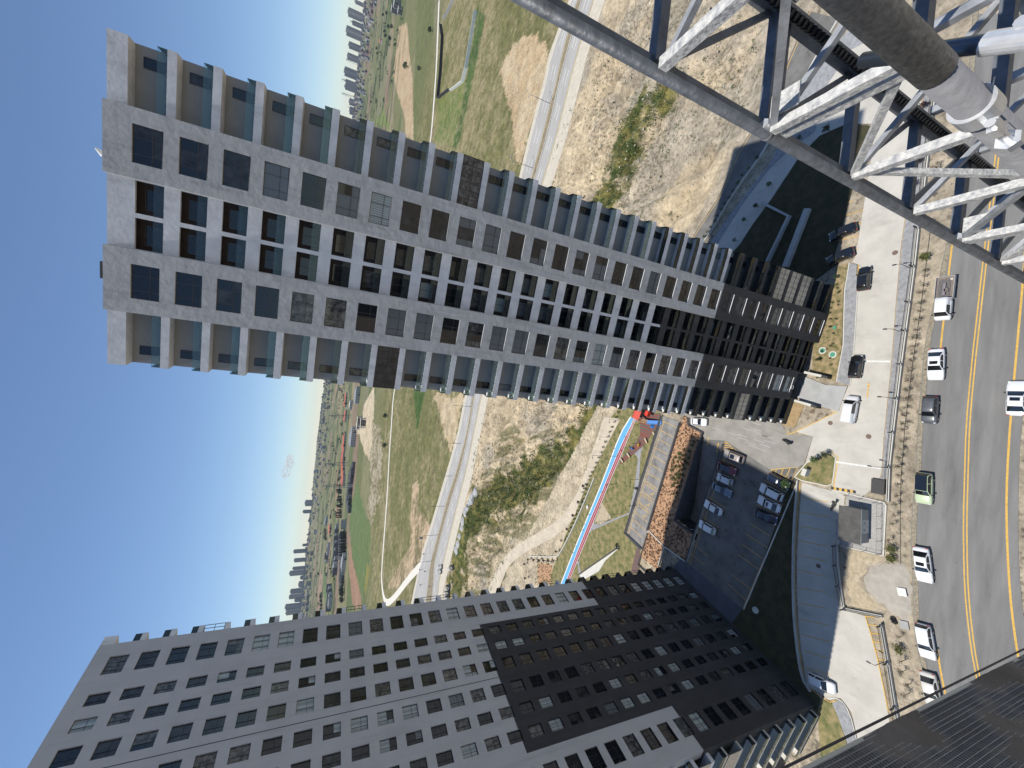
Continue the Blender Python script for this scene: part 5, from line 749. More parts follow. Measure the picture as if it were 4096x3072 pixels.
# pickup truck with a loaded flat bed
t = empty('pickup_truck', (19.18, 27.1, .02), R(-179.8), 'white flatbed pickup truck with loaded tray parked at road edge', 'truck')
cabb, cparts, ch, _ = car_protos('van', 3.2, 1.75); b_ = MB()
o = place('cab', cabb.mesh('cab', white, True), t, (1.75, 0, .0)); 
for nm, me_ in cparts:
    if nm in ('windshield', 'headlight', 'mirror', 'side_window'): place(nm, me_, t, (1.75, 0, 0))
wood = mat('tray_wood', (.20, .165, .14), .9, .25, 4); side_m = mat('tray_side', (.50, .48, .46), .6, .1, 3)
MB().box(-2.95, .25, -.95, .95, .62, .72).build('tray_floor', wood, t)
for nm, bx in (('tray_side', (-2.95, .25, .95, .99, .60, 1.12)), ('tray_side', (-2.95, .25, -.99, -.95, .60, 1.12)), ('tailgate', (-3.0, -2.95, -.99, .99, .60, 1.12)), ('headboard', (.25, .30, -.99, .99, .60, 1.35))): MB().box(*bx).build(nm, side_m, t)
MB().box(-2.9, .2, -.35, .35, .38, .60).build('chassis', trim, t)
for fx in (-1.9, 2.55):
    for s in (1, -1): wh = empty('wheel', (fx, s*.80, .32), parent=t); place('tyre', tyre_me, wh); place('rim', rim_me, wh)
ld_ = empty('scaffold_load', (19.18, 27.1, .76), R(-179.8), 'dark metal frames and a round pot lying in the pickup tray', 'cargo'); mb = MB()
for k in range(9): mb.bar((-2.6, -.7+k*.15, .05+.02*(k % 3)), (-.1, -.72+k*.15, .05+.02*(k % 3)), .05, .04)
for k in range(6): mb.bar((-2.4+k*.42, -.75, .14), (-2.4+k*.42, .35, .14), .04, .03)
mb.build('frames', steel_dark, ld_); MB().tube((-1.0, .2, 0), (-1.0, .2, .3), .26, 14).build('drum', mat('drum_brown', (.16, .14, .12), .7, .2, 3), ld_); MB().tube((-2.55, .62, 0), (-2.55, .62, .12), .16, 14).build('ring', concrete_pale, ld_); MB().box(-2.0, -.3, -.15, .1, .16, .3).build('sacks', mat('sack_mauve', (.22, .19, .21), .9, .25, 5), ld_)
# motorcycles
def motorcycle(label, x, y, deg, z=.02, box=True):
    t = empty('motorcycle', (x, y, z), R(deg), label, 'motorcycle', 'motorcycles')
    for fx in (-.62, .66): wh = empty('wheel', (fx, 0, .29), parent=t); MB().tube((0, -.06, 0), (0, .06, 0), .29, 16).build('tyre', tyre_m, wh); MB().tube((0, -.063, 0), (0, .063, 0), .17, 10).build('rim', rim_m, wh)
    b_ = MB(); loft(b_, [[(xx, w_, .32), (xx, w_*1.2, .55), (xx, w_*.6, h), (xx, -w_*.6, h), (xx, -w_*1.2, .55), (xx, -w_, .32)] for xx, w_, h in ((-.55, .06, .72), (-.25, .16, .78), (.1, .17, .82), (.4, .12, .92), (.6, .08, .8))]); b_.build('body', black, t, smooth=True)
    MB().box(-.75, .05, -.14, .14, .79, .87).build('seat', trim, t); MB().tube((.42, -.38, 1.02), (.42, .38, 1.02), .025, 8).tube((.6, 0, .3), (.42, 0, 1.0), .03, 8).build('handlebar', trim, t)
    if box: bevel(MB().box(-.98, -.58, -.22, .22, .86, 1.2).build('top_box', trim, t), .03)
mo = D['moto']; motorcycle('black motorcycle with top box on the sunlit yard', *mo[0], 70); motorcycle('black motorcycle by the kiosk at the shadow edge', *mo[1], 160); motorcycle('black motorcycle standing on the grey park path', *mo[2], 95, .03); motorcycle('black motorcycle by the park terrace wall', *mo[3], 40, .03, False)

# ---------------------------------------------------------------- transformer kiosk and street furniture
kr = math.atan2(31.05-31.63, -20.13+12.12)
k_ = empty('transformer_kiosk', (-16.55, 34.55, .09), R(4.1), 'grey transformer kiosk with flat roof on gravel beside the road', 'kiosk')
kw = mat('kiosk_wall', (.33, .325, .31), .85, .08, 1.5)
MB().box(-2.55, 2.55, -1.35, 1.35, 0, 2.55).build('wall', kw, k_); MB().box(-2.72, 2.72, -1.52, 1.52, 2.552, 2.72).build('roof', mat('kiosk_roof', (.085, .082, .076), .9, .22, 1.2, bump=.01, bscale=6), k_); MB().box(-2.74, 2.74, -1.54, -1.525, 2.54, 2.74).build('roof_trim', concrete_pale, k_)
for x in (-1.05, .02): d_ = MB().box(x, x+1.03, -1.39, -1.352, .1, 2.1).build('door', mat('kiosk_door', (.55, .54, .50), .6, .04, 2), k_); MB().box(x+.3, x+.75, -1.41, -1.392, 1.1, 1.7).build('louvre', concrete_grey, d_)
# wire fence frames round the pad
fr = empty('mesh_fence', (0, 0, .18), 0, 'dark wire mesh fence frames round the gravel pad', 'fence')
gp = [(-12.4, 36.3), (-12.4, 31.9), (-20.1, 31.3), (-20.8, 36.5), (-16.5, 36.9)]
for a, b in zip(gp, gp[1:]):
    for q in range(int(math.hypot(b[0]-a[0], b[1]-a[1])/1.9)+1):
        s_ = min(1, q*1.9/math.hypot(b[0]-a[0], b[1]-a[1])); p = (a[0]+(b[0]-a[0])*s_, a[1]+(b[1]-a[1])*s_); MB().tube((*p, 0), (*p, 1.6), .035, 6).build('post', steel_dark, fr)
    mb = MB(); mb.bar((*a, 1.55), (*b, 1.55), .03, .03); mb.bar((*a, .1), (*b, .1), .02, .02); L_ = math.hypot(b[0]-a[0], b[1]-a[1])
    for q in range(int(L_/.25)): s_ = q*.25/L_; p = (a[0]+(b[0]-a[0])*s_, a[1]+(b[1]-a[1])*s_); mb.bar((*p, .1), (*p, 1.55), .006, .006, (1, 0, 0))
    mb.build('mesh_panel', steel_dark, fr, kind='stuff')
bx = empty('utility_box', (*D['box'][0], .13), R(-12), 'small white utility cabinet on the island', 'cabinet'); bevel(MB().box(-.62, .62, -.32, .32, 0, 1.25).build('cabinet', mat('cabinet_white', (.55, .56, .57), .6, .05, 2), bx), .02); MB().box(-.66, .66, -.36, .36, 1.252, 1.3).build('lid', concrete_pale, bx)
sg = empty('info_board', (-9.9, 32.5, .02), R(3), 'dark panel board leaning over the drive end', 'board'); MB().box(-1.15, 1.15, -.85, .85, .35, .42).build('panel', black_stone, sg); MB().box(-1.0, -.92, -.7, .7, 0, .35).box(.92, 1.0, -.7, .7, 0, .35).build('leg', rail_black, sg)
# street railing: low wall and black bars between capped posts
def railing(pts, label0, hwall=.5, bars=True):
    for q, (a, b) in enumerate(zip(pts, pts[1:])):
        L_ = math.hypot(b[0]-a[0], b[1]-a[1]); ang = math.atan2(b[1]-a[1], b[0]-a[0])
        f_ = empty('railing', (a[0], a[1], 0), ang, label0 % ('section %d' % 0 if False else ORD[q]), 'railing', 'street railings')
        MB().box(0.16, L_-.16, -.15, .15, -.2, hwall).build('base_wall', wall_conc, f_); MB().box(.16, L_-.16, -.18, .18, hwall+.002, hwall+.05).build('coping', concrete_pale, f_)
        mb = MB(); mb.box(.16, L_-.16, -.02, .02, hwall+.13, hwall+.17).box(.16, L_-.16, -.02, .02, hwall+1.02, hwall+1.06)
        for k in range(int(L_/.16)-1): mb.box(.2+k*.16, .228+k*.16, -.014, .014, hwall+.05, hwall+1.22)
        mb.build('bars', rail_black, f_, kind='stuff')
        MB().box(-.16, .158, -.2, .2, -.2, hwall+.35).build('pier', concrete_grey, f_); MB().box(-.08, .08, -.08, .08, hwall+.352, hwall+1.35).build('post', rail_black, f_)
ORD = ['first', 'second', 'third', 'fourth', 'fifth', 'sixth', 'seventh', 'eighth', 'ninth', 'tenth', 'eleventh', 'twelfth', 'thirteenth']
railing([(54.1, 30.75), (46.6, 30.8), (39.2, 30.85), (32, 30.9)], 'black street railing seen through the mast, %s from the right')
railing([(30.5, 31.0), (24.5, 31.0), (19.0, 31.1), (14.6, 31.2), (9.4, 31.3), (4.1, 31.35), (-1.2, 31.4), (-6.6, 31.4), (-12.0, 31.1)], 'black street railing along the pavement, %s section counted from the mast')
railing([(-30.6, 30.3), (-35.5, 29.1), (-41.2, 27.8), (-47, 26.3)], 'black street railing left of the sand spill, %s section')
railing([(-21.2, 37.2), (-24.3, 36.8), (-27.4, 36.1), (-30.6, 35.3)], 'black railing between lower drive and dry bank, %s section from the kiosk', .35)
railing([(-30.7, 35.1), (-29.2, 30.2)], 'black railing turning toward the road beside the sand (%s)', .35)
# street lamps
def lamp_post(label, x, y, h=4.2, arm=.9, deg=90, z=.1, grp='lamp posts', m=rail_black, head=.10):
    t = empty('street_lamp', (x, y, z), R(deg), label, 'street lamp', grp); MB().tube((0, 0, 0), (0, 0, h), .055, 8, r2=.04).build('pole', m, t); MB().tube((0, 0, h), (arm, 0, h+.12), .035, 8).build('arm', m, t); bevel(MB().box(arm-.05, arm+.45, -head, head, h+.06, h+.16).build('lamp_head', m, t), .02)
for q, (x, y) in enumerate(((24.5, 31.5), (14.6, 31.8), (4.1, 31.6), (-6.7, 31.9), (-35.6, 29.5))): lamp_post('slim black lamp post on the street railing, %s from the mast' % ORD[q], x, y, 2.6, .55, 90, .5)
for q, (x, y) in enumerate(D['lamps']): lamp_post('slim black park lamp casting a thin shadow', x, y, 3.4, .6, 200, .02)
# road seedlings and shrubs
leaf_g = mat('leaf_green', (.06, .10, .025), .7, .35, 3, obj=True); leaf_d = mat('leaf_dark', (.035, .05, .02), .7, .35, 3, obj=True); leaf_p = mat('leaf_purple', (.055, .022, .028), .7, .35, 3, obj=True); leaf_o = mat('leaf_olive', (.12, .13, .035), .7, .3, 3, obj=True); bark = mat('bark', (.075, .055, .042), .9, .2, 6); leaf_t = mat('twig_red', (.085, .045, .03), .8, .3, 4, obj=True)
def leaves(n, rx, rz, z0, size, seed, m, hollow=.35):
    r_ = random.Random(seed); mb = MB()
    for _ in range(n):
        u = r_.random()*2*math.pi; c = r_.uniform(-1, 1); k = (hollow+(1-hollow)*r_.random())**.6; s_ = math.sqrt(1-c*c)
        bump_ = .8+.35*math.sin(3*u+seed)*math.sin(4*c+seed*2)
        p = Vector((rx*k*bump_*s_*math.cos(u), rx*k*bump_*s_*math.sin(u), z0+rz*k*bump_*c)); d = Vector((r_.uniform(-1, 1), r_.uniform(-1, 1), r_.uniform(-.3, 1))).normalized(); e = d.orthogonal().normalized(); sz = size*r_.uniform(.6, 1.3)
        mb.face([p-e*sz*.4, p+d*sz*.5-e*sz*.1, p+d*sz, p+d*sz*.5+e*sz*.35])
    return mb.mesh('crown', m)
def trunkm(h, r_, seed, nb=4, spread=.5, m=bark):
    q = random.Random(seed); mb = MB(); mb.tube((0, 0, 0), (0, 0, h), r_, 7, r2=r_*.6)
    for k in range(nb): t_ = q.random()*6.28; z_ = h*q.uniform(.45, .9); mb.tube((0, 0, z_), (spread*math.cos(t_), spread*math.sin(t_), z_+spread*q.uniform(.3, .9)), r_*.5, 5, r2=r_*.2)
    return mb.mesh('trunk', m)
seedv = []
for s in range(4): seedv.append((trunkm(1.5, .035, s, 6, .42, bark), leaves(70, .38, .5, 1.35, .13, s+5, leaf_t if s % 2 else leaf_d)))
for q, (x, y) in enumerate(D['seed']+[(25.5, 29.9), (31, 29.6), (35, 29.7), (39, 29.5), (43, 29.6)]):
    t = empty('sapling', (x, y-.1, -.02), random.random()*6.28, 'thin bare sapling in the soil strip beside the road', 'sapling', 'saplings along the road'); tk, cr = seedv[q % 4]; s_ = random.uniform(.8, 1.25); t.scale = (s_, s_, s_); place('trunk', tk, t); place('crown', cr, t)
wire = ribbon(MB(), [(30, 29.7), (18, 29.85), (9, 30.1), (0, 30.2), (-8, 30.0), (-14, 29.6), (-20.5, 29.0), (-24.5, 28.6)], .05, .03).build('drip_hose', rail_black, None, label='thin black drip hose lying along the saplings', cat='hose')
gcr = [leaves(260, .75, .6, .85, .26, s, leaf_o) for s in range(2)]; gtk = trunkm(.8, .05, 3, 5, .5)
for q, ((x, y), lb) in enumerate(zip(D['seed_green'], ('green feathery shrub in the soil strip by the mast foot', 'green shrub beside the gravel pad corner', 'low green shrub next to the sand spill', 'green shrub in the soil strip left of the sand'))):
    t = empty('shrub', (x, y, 0), q, lb, 'shrub'); place('stem', gtk, t); place('foliage', gcr[q % 2], t)
pcr = leaves(260, .55, .5, .8, .22, 9, leaf_p)
for q, (x, y) in enumerate(D['purple']): t = empty('plum_shrub', (x, y+.6, .1), q, 'dark purple shrub on the pavement behind the mast', 'shrub', 'purple shrubs'); place('stem', gtk, t); place('foliage', pcr, t)
bcr = [leaves(220, .50, .42, .40, .17, 20+s, leaf_g, .6) for s in range(3)]; stem_s = MB().tube((0, 0, 0), (0, 0, .4), .03, 6).mesh('stem', bark)
for q, (x, y) in enumerate(D['shrubs']): t = empty('round_shrub', (x, y, .30), q*1.7, 'clipped round green shrub on the orange bed', 'shrub', 'round shrubs'); s_ = random.uniform(.8, 1.15); t.scale = (s_, s_, s_); place('stem', stem_s, t); place('foliage', bcr[q % 3], t)
# uncountable sprigs on the orange beds
sp = MB(); r_ = random.Random(2); bedp = [D['bed'], D['bed2']]; bb = D['bed']+D['bed2']; n_ = 0
while n_ < 900:
    x = r_.uniform(min(p[0] for p in bb), max(p[0] for p in bb)); y = r_.uniform(min(p[1] for p in bb), max(p[1] for p in bb))
    if not any(inpoly(np.array([x]), np.array([y]), P_)[0] for P_ in bedp): continue
    if -29.5 < x < -8 and r_.random() < .35: continue
    n_ += 1
    for k in range(6):
        u = r_.random()*6.28; d = Vector((math.cos(u), math.sin(u), r_.uniform(.3, 1.2))).normalized()*r_.uniform(.18, .42); e = Vector((-d.y, d.x, 0)).normalized()*.05; p = Vector((x, y, .30)); sp.face([p-e, p+d*.6-e*1.2, p+d, p+d*.6+e*1.2])
sp.build('ground_cover', leaf_t, kind='stuff')
# hedges and little palms of the park edge and back road
for q, (x, y) in enumerate(D['palms']): t = empty('plum_tree', (x, y, 0), q, 'small dark purple tree at the park boundary', 'tree', 'purple park trees'); place('trunk', trunkm(1.1, .06, q, 3, .3), t) if q == 0 else place('trunk', PT, t); PT = t.children[0].data; place('crown', pcr, t, (0, 0, .7))
hcr = [leaves(130, .42, .45, .5, .18, 40+s, (leaf_d, leaf_g)[s % 2]) for s in range(4)]
for q, (x, y) in enumerate(resample(D['hedge'], 1.7)): t = place('hedge_shrub', hcr[q % 4], None, (x, y, 0), q*2.1, label='low dark shrub in the park boundary hedge', cat='shrub', group='hedge shrubs')
for q, (x, y) in enumerate(D['shrubline2']): t = place('wall_shrub', hcr[q % 4], None, (x, y, .3), q*2.1, label='dark shrub on the low wall by the back road', cat='shrub', group='back road shrubs')
ptk = trunkm(1.6, .06, 8, 5, .6); pcr2 = [leaves(240, .8, .6, 1.7, .3, 60+s, (leaf_g, leaf_d)[s % 2]) for s in range(2)]
for q, ((x, y), lb) in enumerate(zip(D['treesgarden'][:6]+D['palm_island']+D['bushlot'], ('small tree on garden edge by the mast tube', 'small tree on garden edge beside the L wall', 'small tree on garden edge behind the L wall', 'small tree nearest the right tower in the garden', 'small sapling tree by the curved drive', 'dark round bush in the garden under the mast', 'spiky green plant on the island by the cabinet', 'dark spiky plant at the tip of the island', 'bright bush at the corner of the near parking row', 'bright bush by the black hatchback kerb', 'small grey green bush on the front lawn edge', 'dark sprawling bush on the front lawn'))):
    t = empty('small_tree', (x, y, .1), q, lb, 'tree'); s_ = (.7, .7, .7, .7, .7, .9, .8, .8, 1.1, .9, .5, .5)[q]; t.scale = (s_, s_, s_); place('trunk', ptk, t); place('crown', pcr2[q % 2], t)
lt_ = [leaves(60, .22, .25, .28, .12, 80+s, leaf_d) for s in range(2)]; r_ = random.Random(5)
for q in range(26):
    x = r_.uniform(7, 24); y = r_.uniform(40.6, 43.8-.1*x) ; place('lawn_plant', lt_[q % 2], None, (x, y, .1), q, label='small dark plant on the front lawn of the right tower', cat='plant', group='front lawn plants')
for q in range(34):
    t_ = r_.random(); x = -10-55*t_; y = 84+20*t_+r_.uniform(2, 12); place('park_sapling', seedv[q % 4][1] if False else lt_[q % 2], None, (x, y, .02), q, label='tiny dark plant on the park lawn', cat='plant', group='park lawn plants')
# covers, benches, rubbish
for q, (x, y) in enumerate(D['manholes']): MB().tube((0, 0, 0), (0, 0, .012), .38, 20).build('manhole_cover', mat('cast_iron', (.16, .11, .085), .8, .2, 5), None, (x, y, .03), label='round rusty manhole cover on the drive', cat='manhole', group='manhole covers')
for q, (x, y) in enumerate(D['green_man'][:2]):
    t = empty('septic_cover', (x, y, .1), 0, ('larger' if q == 0 else 'smaller')+' round green cover in a pale ring on the front lawn', 'cover'); MB().tube((0, 0, 0), (0, 0, .05), .62, 24).build('ring', concrete_pale, t); MB().tube((0, 0, .051), (0, 0, .08), .42, 24).build('lid', mat('lid_green', (.06, .27, .17), .6, .05, 2), t)
MB().box(-.28, .28, -.22, .22, 0, .12).build('valve_box', mat('lid_green', (.06, .27, .17), .6, 0), None, (*D['green_man'][2], .1), label='small green square box on the front lawn', cat='box')
for q, (x, y) in enumerate(D['ringman']): MB().tube((0, 0, 0), (0, 0, .2), .6, 20).build('concrete_ring', concrete_pale, None, (x, y, .1), label=('pale round concrete ring in the dark garden bank' if q == 0 else 'pale round concrete ring by the park track'), cat='ring')
for q, (x, y) in enumerate(D['benches']):
    t = empty('park_bench', (x, y, .04), R(-140 if q < 2 else -125), 'pale wooden bench, %s along the playground edge' % ORD[q], 'bench', 'park benches'); MB().box(-.75, .75, -.25, .25, .40, .46).build('seat', mat('bench_wood', (.47, .37, .24), .7, .1, 3), t)
    for x_ in (-.6, .6): MB().box(x_-.05, x_+.05, -.22, .22, 0, .398).build('leg', rail_black, t)
bz = D['boxes_road']
for q, ((x, y), lb) in enumerate(zip(bz[:2], ('flattened printed white carton on the grey sand', 'pale square concrete slab at the end of the sand spill'))): o = MB().box(-.55, .55, -.5, .5, 0, .06).build('carton' if q == 0 else 'slab', (white_paint, concrete_grey)[q], None, (x, y, (.40, .12)[q]), R(15), label=lb, cat=('carton', 'slab')[q])
MB().box(-.16, .16, -.02, .02, .062, .066).box(-.2, .2, .1, .14, .062, .066).build('print', concrete_grey, bpy.data.objects['carton'])
for q, (x, y) in enumerate(D['bags']): o = place('rubbish_bag', leaves(0, 1, 1, 1, 1, 1, leaf_d), None) if False else MB().tube((0, 0, .0), (0, 0, .35), .42, 9, r2=.2).tube((0, 0, .35), (.05, 0, .5), .12, 7, r2=.16).build('rubbish_bag', black, None, (x, y, .05), q, label=('shiny black rubbish bag by the slab' if q == 0 else 'black rubbish bag against the railing corner'), cat='bag')
# playground
ps = D['playset']; pg = empty('play_tower', (ps[0][0], ps[0][1], .03), R(-20), 'play tower with red roofs, bridge and blue slide', 'playset'); pr_ = mat('play_red', (.58, .045, .02), .5, .05, 2); py_ = mat('play_yellow', (.70, .42, .04), .5, .05, 2); pb_ = mat('play_blue', (.035, .20, .55), .4, .05, 2); pw_ = mat('play_wood', (.25, .16, .09), .7, .1, 3)
for x in (-1, 1):
    for y in (-1, 1): MB().tube((x, y, 0), (x, y, 3.0), .06, 8).build('post', pw_, pg)
MB().box(-1.05, 1.05, -1.05, 1.05, 1.3, 1.4).build('platform', pw_, pg); rr = MB(); rr.face([(-1.3, -1.3, 2.6), (1.3, -1.3, 2.6), (1.3, 0, 3.5), (-1.3, 0, 3.5)]); rr.face([(-1.3, 0, 3.5), (1.3, 0, 3.5), (1.3, 1.3, 2.6), (-1.3, 1.3, 2.6)]); rr.build('roof', pr_, pg); MB().box(.9, 2.6, -3.3, -2.2, 1.2, 2.2).build('red_cabin', pr_, pg)
MB().bar((-1.2, -1.1, 1.35), (-.4, -3.6, 1.35), .9, .08).build('bridge', pw_, pg); MB().bar((-1.7, -1.2, 1.9), (-.9, -3.6, 1.9), .06, .06).build('bridge_rail', py_, pg)
sd = MB()
for w0, h0 in ((.0, 0), ): sd.bar((-.6, -3.6, 1.6), (1.0, -6.8, .15), 1.0, .06); sd.bar((-1.1, -3.7, 1.8), (.5, -6.9, .35), .08, .3); sd.bar((-.1, -3.5, 1.8), (1.5, -6.7, .35), .08, .3)
sd.build('slide', pb_, pg); MB().tube((-1.3, -4.4, .1), (-1.3, -4.4, .9), .6, 14, r2=.1).build('slide_hood', pb_, pg)
sw = empty('swing', (ps[3][0], ps[3][1], .03), R(20), 'yellow swing frame beside the running track', 'swing'); 
for x in (-1.2, 1.2):
    for y in (-.8, .8): MB().tube((x, y, 0), (x, 0, 2.2), .05, 8).build('leg', py_, sw)
MB().tube((-1.25, 0, 2.2), (1.25, 0, 2.2), .05, 8).build('beam', py_, sw); MB().box(-.3, .3, -.12, .12, .45, .5).build('seat', pb_, sw); MB().tube((-.25, 0, .5), (-.25, 0, 2.2), .012, 5).tube((.25, 0, .5), (.25, 0, 2.2), .012, 5).build('chain', rail_black, sw)
for q, (x, y) in enumerate(ps[5:7]): t = empty('spring_rider', (x, y, .03), q, ('yellow spring rider near the park path' if q == 0 else 'blue spring rider near the track'), 'play toy'); MB().tube((0, 0, 0), (0, 0, .4), .12, 10).build('spring', rail_black, t); MB().box(-.5, .5, -.13, .13, .4, .75).box(.2, .35, -.1, .1, .75, 1.05).build('seat', (py_, pb_)[q], t)
sgn = empty('park_sign', (ps[0][0]+3.5, ps[0][1]+4.0, 0), R(60), 'small red and white notice by the end of the track', 'sign'); MB().box(-.6, .6, -.03, .03, .5, 1.2).build('board', pr_, sgn); MB().tube((0, 0.05, 0), (0, .05, .9), .04, 6).build('post', steel_dark, sgn)

# ---------------------------------------------------------------- highway, far roads
hw_m = mat('highway_asphalt', (.36, .345, .32), .92, .08, .2, streak=(.2, 1, 1)); shoulder_m = mat('gravel_shoulder', (.50, .45, .36), .95, .12, .5)
sh = strip('road_shoulder', offset(D['hw1_l'], -5), offset(D['hw2_r'], 11), .04, shoulder_m, 1.5)
md_ = strip('median', offset(D['hw1_r'], .3), offset(D['hw2_l'], -.3), .10, mat('median_soil', (.23, .19, .125), .95, .35, .6), .5)
for q, (a, b) in enumerate((('hw1_l', 'hw1_r'), ('hw2_l', 'hw2_r'))):
    la, lb = smooth(D[a], 1), smooth(D[b], 1); h_ = strip('highway', la, lb, .16+.002*q, hw_m, .4)
    ribbon(MB(), offset(la, -.8), .35, .19).build('edge_line', white_paint if q == 0 else white_paint, h_); ribbon(MB(), offset(lb, .8), .35, .19).build('edge_line', mat('pale_yellow', (.62, .50, .22), .8, .1, 2), h_)
    N_ = 60; ra, rb = resample(la, 5), resample(lb, 5)
    def frac(f): 
        o_ = []
        for k in range(N_+1): i = int(k*(len(ra)-1)/N_); j_ = int(k*(len(rb)-1)/N_); o_.append((ra[i][0]+(rb[j_][0]-ra[i][0])*f, ra[i][1]+(rb[j_][1]-ra[i][1])*f))
        return o_
    for f in (.36, .66): ribbon(MB(), smooth(frac(f), 1), .32, .192, dash=(6, 7)).build('lane_dashes', white_paint, h_)
far_conc = mat('pale_track', (.62, .58, .50), .95, .06, .3)
wr = smooth(D['wroad'], 2); strip('farm_road', offset(wr, 3.2), offset(wr, -3.2), .12, far_conc, .5)
wr2 = smooth(D['wroad2'], 1); strip('slip_road', offset(wr2, 5), offset(wr2, -5), .13, hw_m, .5)
# walls of the farm enclosure
def farwall(name, line, h, m, label):
    t = empty(name, (0, 0, 0), 0, label, 'wall'); pts = resample(line, 9)
    for a, b in zip(pts, pts[1:]): kerb('wall_panel', [a, (b[0]+(a[0]-b[0])*.03, b[1]+(a[1]-b[1])*.03)], -.5, h, .4, m, t)
dk_wall = mat('wall_black', (.035, .036, .042), .8, .1, 1)
farwall('enclosure_wall', D['darkwall'], 3.0, dk_wall, 'long black panel wall along the farm road'); farwall('enclosure_wall', D['darkwall2'], 3.0, dk_wall, 'black panel wall turning off from the farm road'); farwall('enclosure_wall', D['whitewall'], 2.6, white_paint, 'white wall along the dark green field strip'); farwall('enclosure_wall', D['whitewall2'], 2.6, mat('wall_grey', (.40, .39, .38), .8, .1, 1), 'pale grey wall running off behind the mast tube')
# highway lamp poles, signs, culvert pipes
for q, (x, y) in enumerate(D['poles']):
    t = empty('highway_lamp', (x, y, .1), R(-60), 'tall grey highway lamp pole, %s from the right' % ORD[q], 'street lamp', 'highway lamps'); MB().tube((0, 0, 0), (0, 0, 11), .14, 8, r2=.08).build('pole', steel_dark, t)
    for s in (-1, 1): MB().tube((0, 0, 10.9), (0, s*2.4, 11.6), .06, 6).build('arm', steel_dark, t); MB().box(-.18, .18, s*2.9-.5, s*2.9+.5, 11.5, 11.7).build('lamp_head', steel, t)
for q, (x, y) in enumerate(D['signs']):
    t = empty('road_sign', (x, y, .1), R(-25+q*20), ('dark rectangular road sign on a post by the highway' if q == 0 else 'small sign post on the highway junction, %s' % ORD[q]), 'sign', 'junction signs'); MB().tube((0, 0, 0), (0, 0, 3), .07, 6).build('post', steel_dark, t); MB().box(-1.2 if q == 0 else -.5, 1.2 if q == 0 else .5, -.04, .04, 2.2, 4.4 if q == 0 else 3.2).build('board', steel_dark if q == 0 else steel, t)
pipe_m = mat('pipe_concrete', (.40, .39, .36), .9, .1, 1)
for q, (x, y) in enumerate(D['culvert']):
    mb = MB(); mb.tube((0, -1.6, 1.5), (0, 1.6, 1.5), 1.5, 20, cap=False); mb.tube((0, 1.6, 1.5), (0, -1.6, 1.5), 1.28, 20, cap=False)
    for s in (-1.6, 1.6):
        for k in range(20): a, b = 2*math.pi*k/20, 2*math.pi*(k+1)/20; mb.face([(1.5*math.cos(a), s, 1.5+1.5*math.sin(a)), (1.5*math.cos(b), s, 1.5+1.5*math.sin(b)), (1.28*math.cos(b), s, 1.5+1.28*math.sin(b)), (1.28*math.cos(a), s, 1.5+1.28*math.sin(a))])
    mb.build('culvert_pipe', pipe_m, None, (x, y, ground(x, y)), R(20+q*9), smooth=False, label='large concrete culvert pipe lying by the highway, %s of the group' % ORD[q], cat='pipe', group='culvert pipes')
pile_m = mat('pile_gravel', (.40, .40, .395), .95, .12, 2, bump=.1, bscale=3)
for q, (x, y) in enumerate(resample(D['graypiles'], 3.6)):
    mb = MB(); n_ = 14; rr_ = random.Random(q); R0 = rr_.uniform(2.2, 3.4); rings = [(1, 0), (.72, .38), (.4, .75), (.12, 1.0)]
    secs = [[(R0*f*(1+.15*math.sin(3*t+q))*math.cos(t), R0*f*(1+.15*math.cos(2*t+q))*math.sin(t), h*1.5) for t in [2*math.pi*k/n_ for k in range(n_+1)]] for f, h in rings]; loft(mb, secs, close=False); mb.face(secs[-1][:-1])
    mb.build('gravel_heap', pile_m, None, (x, y, ground(x, y)-.3), smooth=True, label='grey gravel heap in the row beside the highway', cat='gravel heap', group='gravel heaps')
# boulders scattered in the gully
rk = []
for s in range(5):
    bm_ = bmesh.new(); bmesh.ops.create_icosphere(bm_, subdivisions=2, radius=1); rr_ = random.Random(s)
    for v in bm_.verts: v.co *= .75+.4*rr_.random(); v.co.z *= .6
    m_ = bpy.data.meshes.new('rock'); bm_.to_mesh(m_); bm_.free(); rk.append(m_)
rocks = MB(); rr_ = random.Random(8); n_ = 0
while n_ < 5000:
    x = rr_.uniform(-110, 120); y = rr_.uniform(55, 190); dd_ = -side(np.array(x), np.array(y), (-150, 262), (155, 135.6)); s1 = side(np.array(x), np.array(y), (-100, 168), (84, 50))
    if dd_ < 8 or s1 < 6: continue
    n_ += 1; s_ = rr_.choice((.12, .15, .2, .25, .4)); z_ = ground(x, y); k0 = len(rocks.v)
    pts_ = [(x+s_*rr_.uniform(.6, 1.2)*math.cos(a), y+s_*rr_.uniform(.6, 1.2)*math.sin(a), z_-.05) for a in (0, 1.2, 2.5, 3.8, 5.0)]; tp_ = (x, y, z_+s_*.7)
    for k in range(5): rocks.face([pts_[k], pts_[(k+1) % 5], tp_])
rocks.build('stones', mat('stone', (.46, .42, .34), .95, .2, 2), kind='stuff')
